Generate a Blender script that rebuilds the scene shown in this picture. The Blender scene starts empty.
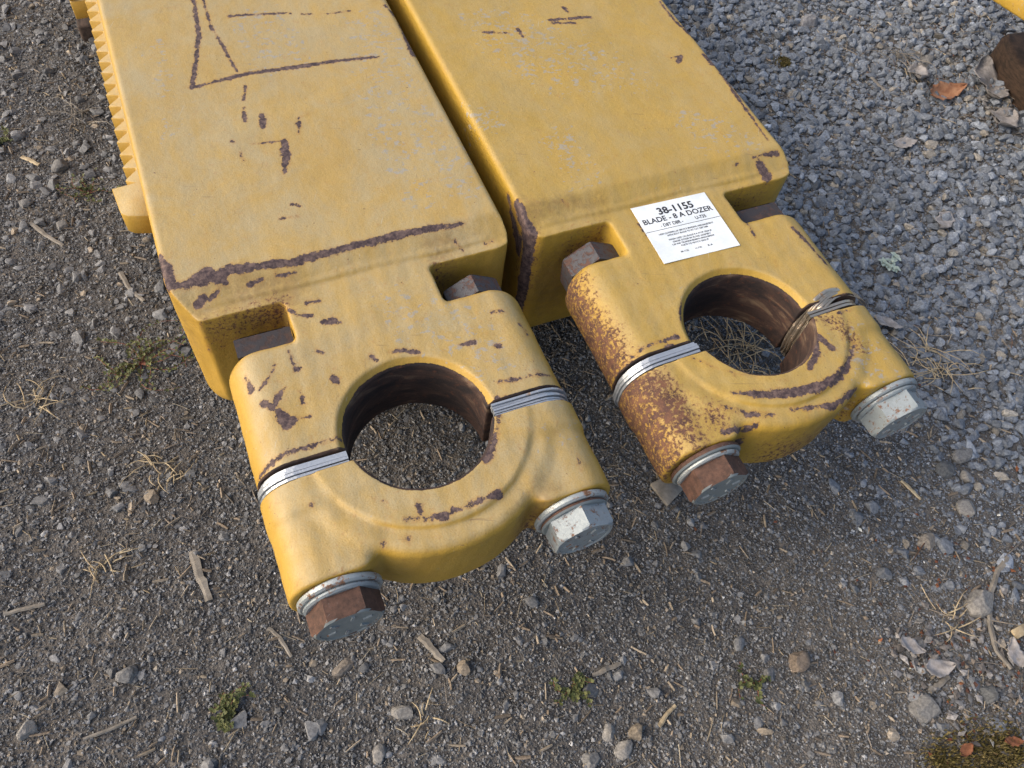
import bpy, math, random
import numpy as np
from mathutils import Vector, Matrix, Euler

rng = np.random.default_rng(7); random.seed(7)
S = bpy.context.scene
COL = S.collection

# ------------------------------------------------------------------ camera
CAMZ = 1.46; F = 789.0
_y = np.array([-652., -1374., F]); _y /= np.linalg.norm(_y)
_x = np.array([2600., -780., F]); _x -= _y * (_x @ _y); _x /= np.linalg.norm(_x)
_z = np.cross(_x, _y)
R = np.stack([_x, _y, _z])                     # rows: world axes seen from the camera
cam_d = bpy.data.cameras.new('camera'); cam = bpy.data.objects.new('camera', cam_d); COL.objects.link(cam)
cam_d.sensor_width = 36; cam_d.lens = F / 1024 * 36; cam_d.clip_start = .02; cam_d.clip_end = 200
m = Matrix.Identity(4)
for i in range(3):
    m[i][0] = R[i, 0]; m[i][1] = -R[i, 1]; m[i][2] = -R[i, 2]
m[2][3] = CAMZ
cam.matrix_world = m
S.camera = cam

# ------------------------------------------------------------------ light
SUN_EL, SUN_AZ = math.radians(33), math.radians(-76)      # azimuth measured from +Y (away) clockwise
W = bpy.data.worlds.new('World'); S.world = W; W.use_nodes = True
wn = W.node_tree.nodes; wl = W.node_tree.links
bg = wn['Background']; sky = wn.new('ShaderNodeTexSky'); sky.sky_type = 'NISHITA'
sky.sun_disc = False; sky.sun_elevation = SUN_EL; sky.sun_rotation = SUN_AZ
sky.dust_density = 5.0; sky.air_density = 1.0; sky.ozone_density = 1.0
wl.new(sky.outputs[0], bg.inputs[0]); bg.inputs[1].default_value = 0.15
sun_d = bpy.data.lights.new('sun', 'SUN'); sun_d.energy = 1.0; sun_d.angle = math.radians(80); sun_d.color = (1, .93, .80)
sun = bpy.data.objects.new('sun', sun_d); COL.objects.link(sun)
dv = Vector((math.sin(SUN_AZ) * math.cos(SUN_EL), math.cos(SUN_AZ) * math.cos(SUN_EL), math.sin(SUN_EL)))
sun.rotation_euler = dv.to_track_quat('Z', 'Y').to_euler(); sun.location = dv * 5
S.view_settings.view_transform = 'Standard'; S.view_settings.look = 'None'
S.view_settings.gamma = 1; S.view_settings.use_curve_mapping = False
S.view_settings.exposure = 0.76
S.render.engine = 'CYCLES'

# ------------------------------------------------------------------ helpers
def at(px, py, depth=CAMZ):
    """point that the pixel shows at a real depth below the lens"""
    d = R @ np.array([px - 512., py - 384., F]); s = -depth / d[2]
    return np.array([d[0] * s, d[1] * s, CAMZ - depth])

def hash2(i, j, seed):
    n = (i * 374761393 + j * 668265263 + seed * 1442695041) & 0x7fffffff
    n = ((n ^ (n >> 13)) * 1274126177) & 0x7fffffff
    return ((n ^ (n >> 16)) & 0xffff) / 65535.0
def vnoise(x, y, seed=0):
    x = np.asarray(x, float); y = np.asarray(y, float)
    i = np.floor(x).astype(np.int64); j = np.floor(y).astype(np.int64)
    u = x - i; v = y - j; u = u * u * (3 - 2 * u); v = v * v * (3 - 2 * v)
    a = hash2(i, j, seed); b = hash2(i + 1, j, seed); c = hash2(i, j + 1, seed); d = hash2(i + 1, j + 1, seed)
    return (a * (1 - u) + b * u) * (1 - v) + (c * (1 - u) + d * u) * v - .5
def fbm(x, y, f, octv, seed=0):
    r = 0; a = 1.
    for k in range(octv):
        r = r + a * vnoise(x * f, y * f, seed + k * 17); f *= 2.03; a *= .5
    return r
def sstep(x, a, b):
    t = np.clip((x - a) / (b - a), 0, 1); return t * t * (3 - 2 * t)
def ground_h(x, y):
    return .018 * fbm(x, y, 2.1, 3, 3) + .006 * fbm(x, y, 14, 3, 5) - .006

def np_mesh(name, V, F3=None, F4=None, smooth=False):
    me = bpy.data.meshes.new(name)
    V = np.asarray(V, np.float32).reshape(-1, 3)
    faces = []; 
    n3 = 0 if F3 is None else len(F3); n4 = 0 if F4 is None else len(F4)
    me.vertices.add(len(V)); me.vertices.foreach_set('co', V.ravel())
    loops = np.concatenate([np.asarray(a, np.int32).ravel() for a in (F3, F4) if a is not None and len(a)])
    me.loops.add(len(loops)); me.loops.foreach_set('vertex_index', loops)
    starts = np.concatenate([np.arange(n3) * 3, n3 * 3 + np.arange(n4) * 4]).astype(np.int32)
    tot = np.concatenate([np.full(n3, 3), np.full(n4, 4)]).astype(np.int32)
    me.polygons.add(n3 + n4); me.polygons.foreach_set('loop_start', starts); me.polygons.foreach_set('loop_total', tot)
    me.polygons.foreach_set('use_smooth', np.full(n3 + n4, smooth))
    me.update(calc_edges=True); me.validate()
    return me
def link(name, me, mat=None, parent=None):
    o = bpy.data.objects.new(name, me); COL.objects.link(o)
    if mat: me.materials.append(mat)
    if parent: o.parent = parent
    return o
def tag(o, label, cat, group=None):
    o['label'] = label; o['category'] = cat
    if group: o['group'] = group
    return o
def thing(name, label, cat, loc=(0, 0, 0), group=None):
    o = bpy.data.objects.new(name, None); COL.objects.link(o); o.location = Vector([float(v) for v in loc]); o.empty_display_size = .05
    return tag(o, label, cat, group)
def fattr(me, name, a):
    at_ = me.attributes.new(name, 'FLOAT', 'POINT'); at_.data.foreach_set('value', np.asarray(a, np.float32))
def cattr(me, name, a):
    at_ = me.attributes.new(name, 'FLOAT_COLOR', 'POINT')
    c = np.ones((len(a), 4), np.float32); c[:, :3] = a; at_.data.foreach_set('color', c.ravel())

class MB:
    """collects simple solids"""
    def __init__(s): s.v = []; s.f = []
    def add(s, V, Fs):
        n = len(s.v); s.v += [tuple(map(float, p)) for p in V]; s.f += [tuple(n + i for i in f) for f in Fs]
    def prism(s, poly, z0, z1):
        n = len(poly); V = [(x, y, z0) for x, y in poly] + [(x, y, z1) for x, y in poly]
        Fs = [tuple(range(n))[::-1], tuple(range(n, 2 * n))] + [(i, (i + 1) % n, n + (i + 1) % n, n + i) for i in range(n)]
        s.add(V, Fs)
    def tube(s, pts, rad, seg=6, flat=1.0):
        pts = [Vector([float(c) for c in p]) for p in pts]; rings = []
        for i, p in enumerate(pts):
            t = (pts[min(i + 1, len(pts) - 1)] - pts[max(i - 1, 0)]).normalized()
            a = t.cross(Vector((0, 0, 1))); a = a.normalized() if a.length > 1e-3 else Vector((1, 0, 0))
            b = t.cross(a); r = rad[i] if hasattr(rad, '__len__') else rad
            rings.append([p + a * r * math.cos(k * 2 * math.pi / seg) + b * r * flat * math.sin(k * 2 * math.pi / seg) for k in range(seg)])
        V = [v for r_ in rings for v in r_]; Fs = []
        for i in range(len(rings) - 1):
            for k in range(seg):
                Fs.append((i * seg + k, i * seg + (k + 1) % seg, (i + 1) * seg + (k + 1) % seg, (i + 1) * seg + k))
        Fs.append(tuple(range(seg))[::-1]); Fs.append(tuple((len(rings) - 1) * seg + k for k in range(seg)))
        s.add(V, Fs)
    def build(s, name, mat, parent=None, smooth=False, bevel=0, loc=None, segs=2):
        me = bpy.data.meshes.new(name); me.from_pydata(s.v, [], s.f); me.update()
        import bmesh
        bm = bmesh.new(); bm.from_mesh(me); bmesh.ops.recalc_face_normals(bm, faces=bm.faces)
        if bevel:
            es = [e for e in bm.edges if len(e.link_faces) == 2 and e.calc_face_angle(0) > .5]
            bmesh.ops.bevel(bm, geom=es, offset=bevel, segments=segs, affect='EDGES', profile=.5, clamp_overlap=True)
        bm.to_mesh(me); bm.free()
        if smooth:
            for p in me.polygons: p.use_smooth = True
        if bevel:
            for p in me.polygons: p.use_smooth = True
            me.set_sharp_from_angle(angle=math.radians(50))
        return link(name, me, mat, parent)

# ------------------------------------------------------------------ materials
class NT:
    def __init__(s, name):
        s.m = bpy.data.materials.new(name); s.m.use_nodes = True; s.t = s.m.node_tree; s.n = s.t.nodes; s.l = s.t.links
        s.b = s.n['Principled BSDF']; s.co = s.n.new('ShaderNodeTexCoord').outputs['Object']
    def set(s, sock, v):
        if hasattr(v, 'is_linked') or isinstance(v, bpy.types.NodeSocket): s.l.new(v, sock)
        else: sock.default_value = v
    def noise(s, scale, detail=4, rough=.55, dist=0, co=None, out=0):
        n = s.n.new('ShaderNodeTexNoise'); s.l.new(co or s.co, n.inputs['Vector'])
        n.inputs['Scale'].default_value = scale; n.inputs['Detail'].default_value = detail
        n.inputs['Roughness'].default_value = rough; n.inputs['Distortion'].default_value = dist
        return n.outputs[out]
    def vor(s, scale, out='Distance', co=None, feature='F1'):
        n = s.n.new('ShaderNodeTexVoronoi'); n.feature = feature; s.l.new(co or s.co, n.inputs['Vector']); n.inputs['Scale'].default_value = scale
        return n.outputs[out]
    def math(s, op, a, b=0., c=0.):
        n = s.n.new('ShaderNodeMath'); n.operation = op
        for i, v in enumerate((a, b, c)):
            s.set(n.inputs[i], v)
        return n.outputs[0]
    def ramp(s, x, a, b, lo=0., hi=1.):
        n = s.n.new('ShaderNodeMapRange'); n.interpolation_type = 'SMOOTHSTEP'
        s.set(n.inputs[0], x); n.inputs[1].default_value = a; n.inputs[2].default_value = b
        n.inputs[3].default_value = lo; n.inputs[4].default_value = hi
        return n.outputs[0]
    def mix(s, f, a, b, mode='MIX'):
        n = s.n.new('ShaderNodeMix'); n.data_type = 'RGBA'; n.blend_type = mode
        s.set(n.inputs[0], f)
        for i, v in ((6, a), (7, b)):
            s.set(n.inputs[i], v if not isinstance(v, tuple) else tuple(v) + (1,) * (4 - len(v)))
        return n.outputs[2]
    def attr(s, name, out='Fac'):
        n = s.n.new('ShaderNodeAttribute'); n.attribute_name = name; return n.outputs[out]
    def stretch(s, sc):
        n = s.n.new('ShaderNodeMapping'); s.l.new(s.co, n.inputs[0]); n.inputs['Scale'].default_value = sc; return n.outputs[0]
    def bump(s, h, strength, dist, prev=None):
        n = s.n.new('ShaderNodeBump'); n.inputs['Strength'].default_value = strength; n.inputs['Distance'].default_value = dist
        s.set(n.inputs['Height'], h)
        if prev is not None: s.l.new(prev, n.inputs['Normal'])
        return n.outputs[0]
    def done(s, color, rough, normal=None, metal=0., spec=.5):
        s.set(s.b.inputs['Base Color'], color if not isinstance(color, tuple) else tuple(color) + (1,) * (4 - len(color)))
        s.set(s.b.inputs['Roughness'], rough); s.set(s.b.inputs['Metallic'], metal)
        s.b.inputs['Specular IOR Level'].default_value = spec
        if normal is not None: s.l.new(normal, s.b.inputs['Normal'])
        return s.m

def paint_mat(name, base, base2, sky_sheen=.5, cast=1.0):
    t = NT(name)
    big = t.noise(5, 5, .6, .6); mid = t.noise(26, 5, .6, .3); fine = t.noise(420, 3, .6)
    c = t.mix(t.ramp(big, .38, .66), base, base2)
    c = t.mix(t.ramp(mid, .45, .75, 0, .35), c, (base[0] * 1.12, base[1] * 1.22, base[2] * 1.9))
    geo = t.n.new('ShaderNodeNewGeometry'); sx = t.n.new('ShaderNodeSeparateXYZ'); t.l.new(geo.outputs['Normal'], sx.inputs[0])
    # pale sky reflection painted into the colour of the faces that look up
    upf = t.math('MULTIPLY', t.ramp(sx.outputs[2], .55, .98), t.ramp(t.math('ADD', t.noise(9, 6, .7, .6), t.math('MULTIPLY', t.math('SUBTRACT', t.noise(1., 5, .6, .3, co=t.stretch((40, 7, 20))), .5), .5)), .3, .72, sky_sheen * .4, sky_sheen))
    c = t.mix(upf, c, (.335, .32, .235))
    # chalky orange-peel mottling and small grime specks
    c = t.mix(t.ramp(fine, .42, .7, 0, .28), c, (base[0] * .72, base[1] * .68, base[2] * .6))
    sp = t.math('MULTIPLY', t.ramp(t.noise(170, 3, .6), .685, .74), t.ramp(t.noise(12, 3), .42, .6))
    c = t.mix(sp, c, (.12, .06, .035))
    # brownish grime film in zones, plus shade painted on the slot wall
    dz = t.attr('grime_shade'); gr = t.ramp(t.math('ADD', dz, t.math('MULTIPLY', t.math('SUBTRACT', t.noise(60, 8, .78, .5), .5), 2.6)), .40, 1.3, 0, .5)
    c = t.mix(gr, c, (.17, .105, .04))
    # pale blue grey scuffs
    sc_co = t.stretch((75, 105, 90)); n1 = t.noise(1.0, 4, .6, .4, co=sc_co)
    su = t.ramp(t.math('ADD', t.math('MULTIPLY', t.attr('scuff'), .15), n1), .70, .76)
    c = t.mix(t.math('MULTIPLY', su, .62), c, (.27, .275, .27))
    # fine scratches: two crossing families, dark and pale
    for k_, (rot, sc_, th, col, am) in enumerate((((0, 0, .35), (9, 240, 200), .70, (.13, .085, .05), .5), ((0, 0, -1.1), (12, 300, 200), .71, (.42, .40, .33), .55), ((0, 0, 1.9), (14, 260, 200), .72, (.16, .10, .06), .45))):
        mp = t.n.new('ShaderNodeMapping'); t.l.new(t.co, mp.inputs[0]); mp.inputs['Rotation'].default_value = rot
        m2 = t.n.new('ShaderNodeMapping'); t.l.new(mp.outputs[0], m2.inputs[0]); m2.inputs['Scale'].default_value = sc_
        sn = t.noise(1., 2, .5, .25, co=m2.outputs[0]); f_ = t.math('MULTIPLY', t.ramp(sn, th, th + .05), t.ramp(t.noise(6 + k_ * 2, 3, .6), .45, .62, 0, am))
        c = t.mix(f_, c, col)
    # rust halo, spatter, chipped primer
    ch = t.attr('chip'); wob = t.math('ADD', t.math('MULTIPLY', t.math('SUBTRACT', t.noise(150, 6, .75), .5), 1.5), t.math('MULTIPLY', t.math('SUBTRACT', t.noise(48, 3, .6), .5), 1.3))
    chv = t.math('ADD', ch, wob)
    halo = t.ramp(chv, .10, .60, 0, .42)
    c = t.mix(halo, c, (.30, .13, .035))
    spat = t.math('ADD', t.math('MULTIPLY', t.attr('spat'), .37), t.noise(150, 8, .75))
    spm = t.ramp(spat, .80, .86); sph = t.ramp(spat, .68, .86, 0, .6)
    rustc = t.mix(t.ramp(t.noise(60, 6, .7), .35, .65), (.065, .030, .024), (.15, .068, .036))
    c = t.mix(sph, c, (.24, .115, .045)); c = t.mix(spm, c, rustc)
    chm = t.ramp(chv, .50, .57)
    prim = t.mix(t.ramp(t.noise(110, 7, .75), .38, .66), (.036, .022, .026), (.15, .10, .085))
    c = t.mix(chm, c, prim)
    # bare bore: brown black rust with lighter tan wipes
    bo = t.attr('bore')
    bst = t.noise(1., 6, .65, .8, co=t.stretch((9, 9, 26)))
    bc = t.mix(t.ramp(bst, .38, .58), (.016, .011, .011), (.055, .030, .022))
    bc = t.mix(t.ramp(bst, .53, .68, 0, .75), bc, (.19, .13, .08))
    bc = t.mix(t.ramp(t.noise(70, 5, .7), .55, .72, 0, .6), bc, (.13, .045, .02))
    bm = t.ramp(t.math('ADD', bo, t.math('MULTIPLY', wob, .35)), .47, .55)
    c = t.mix(bm, c, bc)
    anyr = t.math('MAXIMUM', t.math('MAXIMUM', chm, spm), bm)
    h = t.math('SUBTRACT', t.math('ADD', t.math('MULTIPLY', t.noise(130, 4, .6), .55), t.math('MULTIPLY', fine, .4)), t.math('MULTIPLY', anyr, .9))
    nrm = t.bump(h, .50 * cast, .0024)
    nrm = t.bump(t.noise(16, 3, .5), .25 * cast, .012, nrm)
    rg = t.mix(anyr, t.ramp(t.noise(33, 4), .3, .7, .46, .66), (.8, .8, .8))
    return t.done(c, rg, nrm, 0, .45)

YB, YB2 = (.47, .285, .075), (.54, .35, .115)
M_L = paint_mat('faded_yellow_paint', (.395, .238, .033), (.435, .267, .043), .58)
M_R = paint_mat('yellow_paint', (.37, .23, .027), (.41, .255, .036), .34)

def metal_mat(name, clean, rusty, amount, rough=.42, seed=0., metal=.55, scale=60, side=0.):
    t = NT(name)
    oi = t.n.new('ShaderNodeObjectInfo')
    mp = t.n.new('ShaderNodeMapping'); t.l.new(t.co, mp.inputs[0]); t.l.new(oi.outputs['Random'], mp.inputs['Location'])
    vm = t.n.new('ShaderNodeVectorMath'); vm.operation = 'MULTIPLY_ADD'
    t.l.new(t.co, vm.inputs[0]); vm.inputs[1].default_value = (1, 1, 1)
    cb = t.n.new('ShaderNodeCombineXYZ')
    for i in range(3): t.l.new(t.math('MULTIPLY_ADD', oi.outputs['Random'], 9. + i * 3, seed), cb.inputs[i])
    t.l.new(cb.outputs[0], vm.inputs[2]); co = vm.outputs[0]
    n = t.noise(scale, 8, .72, .3, co=co)
    if side:
        geo = t.n.new('ShaderNodeNewGeometry'); sx = t.n.new('ShaderNodeSeparateXYZ'); t.l.new(geo.outputs['True Normal'], sx.inputs[0])
        n = t.math('ADD', n, t.math('MULTIPLY', t.ramp(sx.outputs[1], -.85, -.5, -1., .75), side))
    f = t.ramp(n, .62 - amount * .3, .70 - amount * .3)
    cl = t.mix(t.noise(120, 5, .7, co=co), tuple(v * .72 for v in clean), tuple(min(1, v * 1.2) for v in clean))
    ru = t.mix(t.ramp(t.noise(90, 6, .7, co=co), .3, .7), tuple(v * .6 for v in rusty), tuple(v * 1.5 for v in rusty))
    c = t.mix(f, cl, ru)
    nr = t.bump(t.math('ADD', t.noise(260, 5, .7, co=co), t.math('MULTIPLY', f, -.5)), .35, .0015)
    return t.done(c, t.ramp(f, 0, 1, rough, .8), nr, t.ramp(f, 0, 1, metal, 0.), .5)
M_RUSTBOLT = metal_mat('rusty_bolt_steel', (.20, .225, .225), (.070, .034, .022), .35, .6, 1, .15, 110, .30)
M_ZINC = metal_mat('grey_plated_bolt', (.25, .285, .30), (.12, .065, .04), .26, .5, 4, .2, 90)
M_NUT = metal_mat('dark_rusty_nut', (.034, .030, .034), (.042, .025, .022), .45, .7, 2, .1, 60)
M_NUT2 = metal_mat('grey_rusty_bolt', (.060, .060, .068), (.060, .030, .022), .45, .6, 3, .2, 90)
M_SHIM = metal_mat('bright_shim_steel', (.46, .49, .52), (.2, .13, .08), .02, .33, 5, .6, 20)
M_SHIMOLD = metal_mat('tarnished_shim_steel', (.52, .44, .34), (.16, .10, .06), .22, .30, 6, .85, 80)
M_WASH = metal_mat('worn_washer_steel', (.34, .37, .37), (.17, .085, .045), .30, .45, 7, .3, 60)

def simple(name, c1, c2, scale, rough=.85, bump=.3, bs=None, stretch=None, spec=.3):
    t = NT(name); co = t.stretch(stretch) if stretch else None
    n = t.noise(scale, 6, .65, .3, co=co)
    return t.done(t.mix(t.ramp(n, .32, .68), c1, c2), rough, t.bump(t.noise(bs or scale * 4, 5, .65, co=co), bump, .002), 0, spec)
M_TIMBER = simple('weathered_timber', (.028, .02, .016), (.075, .05, .038), 3, .85, .6, 6, (30, 4, 30))
M_TIMBER2 = simple('oily_timber', (.020, .013, .009), (.060, .036, .022), 4, .8, .5, 8, (9, 9, 40))
M_STRAW = simple('dry_straw', (.30, .23, .14), (.46, .38, .25), 60)
M_TWIG = simple('weathered_wood', (.14, .125, .105), (.26, .235, .20), 30, .9, .6, 60, (1, 1, 1))
M_LEAF_O = simple('orange_dead_leaf', (.20, .085, .045), (.33, .175, .10), 50, .6)
M_LEAF_G = simple('bleached_dead_leaf', (.20, .185, .175), (.34, .32, .31), 60, .85)
M_LEAF_B = simple('brown_leaf_bits', (.10, .04, .02), (.20, .08, .04), 70, .8)
M_GREEN = simple('weed_leaf', (.055, .07, .024), (.125, .13, .045), 90, .6)
M_REDST = simple('red_weed_stem', (.16, .05, .035), (.22, .10, .06), 60, .7)
M_PALE = simple('pale_felted_leaf', (.26, .33, .28), (.42, .48, .42), 60, .85)
M_MOSS = simple('olive_moss', (.045, .04, .012), (.12, .10, .03), 90, .95)

def stone_mat():
    t = NT('gravel_stone'); c = t.attr('col', 'Color')
    n = t.noise(170, 5, .7)
    c2 = t.mix(t.ramp(n, .3, .7), t.mix(1., c, (.62, .62, .62), 'MULTIPLY'), t.mix(1., c, (1.3, 1.28, 1.25), 'MULTIPLY'))
    return t.done(c2, .88, t.bump(n, .5, .002), 0, .3)
M_STONE = stone_mat()
def ground_mat():
    t = NT('packed_dirt')
    a = t.noise(1.6, 4, .55); b = t.noise(60, 6, .75); g = t.noise(420, 4, .7)
    c = t.mix(t.ramp(a, .38, .62), (.112, .107, .103), (.140, .128, .115))
    c = t.mix(t.ramp(b, .3, .72), t.mix(1., c, (.55, .55, .55), 'MULTIPLY'), t.mix(1., c, (1.35, 1.33, 1.3), 'MULTIPLY'))
    c = t.mix(t.ramp(g, .55, .72, 0, .7), c, (.20, .175, .145))
    c = t.mix(t.ramp(g, .28, .44, .75, 0), c, (.022, .020, .020))
    h = t.math('ADD', t.math('MULTIPLY', t.noise(90, 6, .75), .8), t.math('MULTIPLY', t.vor(230), .5))
    return t.done(c, .95, t.bump(h, .9, .006), 0, .2)
M_GROUND = ground_mat()

# ------------------------------------------------------------------ ground
def grid_mesh(name, xs, ys, zf, mat):
    X, Y = np.meshgrid(xs, ys, indexing='ij'); V = np.stack([X, Y, zf(X, Y)], -1).reshape(-1, 3)
    n, k = len(xs), len(ys); I = np.arange(n * k).reshape(n, k)
    Fq = np.stack([I[:-1, :-1], I[1:, :-1], I[1:, 1:], I[:-1, 1:]], -1).reshape(-1, 4)
    return link(name, np_mesh(name, V, None, Fq, True), mat)
inner_x = np.arange(-1.1, 3.1, .0065); inner_y = np.arange(-.6, 2.9, .0065)
far = np.array([2, 4, 8, 16, 40.])
gx = np.concatenate([-1.1 - far[::-1], inner_x, 3.1 + far]); gy = np.concatenate([-.6 - far[::-1], inner_y, 2.9 + far])
def gz(X, Y):
    rough = .004 * fbm(X, Y, 60, 3, 11)
    return ground_h(X, Y) + rough
ground = grid_mesh('ground', gx, gy, gz, M_GROUND); ground['kind'] = 'structure'

# ------------------------------------------------------------------ SDF castings
def surface_nets(fn, lo, hi, step):
    xs = [np.arange(lo[i], hi[i] + step * .5, step, dtype=np.float32) for i in range(3)]
    X, Y, Z = np.meshgrid(*xs, indexing='ij', sparse=True)
    D = np.broadcast_to(fn(X, Y, Z), tuple(len(a) for a in xs)).astype(np.float32)
    s = D < 0
    nx, ny, nz = D.shape
    c = np.zeros((nx - 1, ny - 1, nz - 1), np.uint8)
    for a in (0, 1):
        for b in (0, 1):
            for d in (0, 1):
                c += s[a:nx - 1 + a, b:ny - 1 + b, d:nz - 1 + d]
    act = np.argwhere((c > 0) & (c < 8)); idx = -np.ones(c.shape, np.int32); idx[tuple(act.T)] = np.arange(len(act))
    P = np.zeros((len(act), 3)); K = np.zeros(len(act))
    corners = [(a, b, d) for a in (0, 1) for b in (0, 1) for d in (0, 1)]
    for p in corners:
        for ax in range(3):
            if p[ax]: continue
            q = list(p); q[ax] = 1
            i0 = act + np.array(p); i1 = act + np.array(q)
            d0 = D[tuple(i0.T)]; d1 = D[tuple(i1.T)]; cr = (d0 < 0) != (d1 < 0)
            t = np.where(cr, d0 / np.where(cr, d0 - d1, 1), 0)
            pt = np.array(p, float)[None, :].repeat(len(act), 0); pt[:, ax] = t
            P += pt * cr[:, None]; K += cr
    P = (act + P / K[:, None]) * step + np.array(lo)
    Q = []
    for ax in range(3):
        sl0 = [slice(1, -1)] * 3; sl0[ax] = slice(0, -1)
        sl1 = [slice(1, -1)] * 3; sl1[ax] = slice(1, None)
        e = s[tuple(sl0)] != s[tuple(sl1)]
        w = np.argwhere(e); flip = s[tuple(sl0)][tuple(w.T)]
        u, v = [(1, 2), (2, 0), (0, 1)][ax]
        base = w.copy(); 
        for k in (u, v): base[:, k] += 1
        def cell(du, dv):
            b = base.copy(); b[:, u] -= du; b[:, v] -= dv; return idx[tuple(b.T)]
        q = np.stack([cell(1, 1), cell(0, 1), cell(0, 0), cell(1, 0)], 1)
        q[~flip] = q[~flip][:, ::-1]; Q.append(q)
    return P, np.concatenate(Q)

def rbox(x, y, z, c, b, r):
    qx = np.abs(x - c[0]) - b[0] + r; qy = np.abs(y - c[1]) - b[1] + r; qz = np.abs(z - c[2]) - b[2] + r
    return np.sqrt(np.maximum(qx, 0) ** 2 + np.maximum(qy, 0) ** 2 + np.maximum(qz, 0) ** 2) + np.minimum(np.maximum(qx, np.maximum(qy, qz)), 0) - r
def smin(a, b, k):
    h = np.clip(.5 + .5 * (b - a) / k, 0, 1); return b * (1 - h) + a * h - k * h * (1 - h)
def lump(x, y, z):
    return (np.sin(31 * x + 17 * y + 5) * np.sin(27 * y - 13 * z + 1) + .7 * np.sin(63 * x - 41 * y + 2) * np.sin(58 * y + 33 * x + 40 * z)
            + .45 * np.sin(131 * x + 90 * y) * np.sin(117 * y - 88 * x + 60 * z + 2))
def smax(a, b, k): return -smin(-a, -b, k)
def stadium(x, y, z, hw, hh, r, zc, y0, y1, re):
    qx = np.abs(x) - hw + r; qz = np.abs(z - zc) - hh + r
    d2 = np.sqrt(np.maximum(qx, 0) ** 2 + np.maximum(qz, 0) ** 2) + np.minimum(np.maximum(qx, qz), 0) - r
    dy = np.abs(y - (y0 + y1) / 2) - (y1 - y0) / 2
    a = d2 + re; b = dy + re
    return np.sqrt(np.maximum(a, 0) ** 2 + np.maximum(b, 0) ** 2) + np.minimum(np.maximum(a, b), 0) - re
TOP = .46                                   # world height of the arm's top plate
YSEAM = .95
def make_body(BX0, BX1, chl, chr_, BOT):
  def sdf_body(x, y, z):
      body = stadium(x, y, z, .244, .065, .058, -.085, .40, .752, .028)
      body = np.maximum(body, .538 - y)
      neck = rbox(x, y, z, (-.008, .80, -.095), (.121, .12, .075), .006)
      d = smin(body, neck, .012)
      beam = rbox(x, y, z, ((BX0 + BX1) / 2, 1.82, (BOT) / 2), ((BX1 - BX0) / 2, 1.0, -BOT / 2), .011)
      pass
      # clipped outer corners of the boxed end
      for s_, ex, co_ in ((-1, BX0, chl), (1, BX1, chr_)):
          cham = (s_ * (x - ex) - (y - .838) * 1.0 + co_) * .707 if s_ > 0 or co_ > -.003 else (ex - x) * .897 - (y - .887) * .44
          beam = smax(beam, cham, .020 if s_ > 0 else .007)
      low = (-(y - .82) * .8 - (z - BOT - .03) * .6)      # end wall tucks in at its foot
      beam = smax(beam, low, .03)
      d = smin(d, beam, .012)
      d = smax(d, (z + .020 - np.maximum(y - .838, 0) * .44) * .915, .002)
      d = np.maximum(d, z)
      d = d + .0006 * lump(x, y, z) * np.clip((.93 - y) / .06, 0, 1)
      # weld bead where the boxed beam meets the casting
      wy = .846 + .0016 * np.sin(23 * x + 1); bead = np.sqrt((y - wy) ** 2 + (z + .0215) ** 2) - (.0052 + .0003 * np.sin(x * 330 + 5 * np.sin(x * 37)) + .0008 * np.sin(x * 41 + 2))
      d = smin(d, np.maximum(bead, np.abs(x + .01) - .235), .006)
      rr = np.sqrt(x * x + (y - .541) ** 2)
      d = smax(d, .1085 + np.clip((z + .034) * .8, 0, .03) - rr, .002)
      return d
  return sdf_body
def sdf_cap(x, y, z):
    ax = np.abs(x)
    boss = rbox(ax, y, z, (.166, .435, -.086), (.078, .076, .0605), .052)
    qx = ax - .244 + .054; qz = np.abs(z + .086) - .0615 + .054
    d2 = np.sqrt(np.maximum(qx, 0) ** 2 + np.maximum(qz, 0) ** 2) + np.minimum(np.maximum(qx, qz), 0) - .054
    a = d2 + .006; b = np.abs(y - .46) - .099 + .006
    bar = np.sqrt(np.maximum(a, 0) ** 2 + np.maximum(b, 0) ** 2) + np.minimum(np.maximum(a, b), 0) - .006
    inner = smax(bar, (.088 - ax + np.maximum(.45 - y, 0) * .40), .02)
    rr = np.sqrt(x * x + (y - .541) ** 2)
    q = rr - .2005 + .017; qz = np.abs(z + .091) - .0690 + .017
    ring = np.sqrt(np.maximum(q, 0) ** 2 + np.maximum(qz, 0) ** 2) + np.minimum(np.maximum(q, qz), 0) - .017
    sh = stadium(x, y, z, .244, .067, .058, -.086, .462, .60, .012)      # thicker shoulder beside the joint
    q = rr - .166 + .007; qz = np.abs(z + .088) - .0735 + .007
    crown = np.sqrt(np.maximum(q, 0) ** 2 + np.maximum(qz, 0) ** 2) + np.minimum(np.maximum(q, qz), 0) - .007
    d = smin(smin(inner, ring, .014), crown, .006)
    d = smin(d, sh, .012)
    d = d + .0007 * lump(x, y, z)
    d = smax(d, y - .512, .003)
    d = smax(d, .107 - rr, .006)
    return d
Pc, Qc = surface_nets(sdf_cap, (-.262, .325, -.172), (.262, .524, 0.004), .0025)
# drop the closing cap of the boxed beam at the seam
def sub(P, Q, keep):
    Q = Q[keep]; u, inv = np.unique(Q, return_inverse=True); return P[u], inv.reshape(Q.shape)
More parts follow.
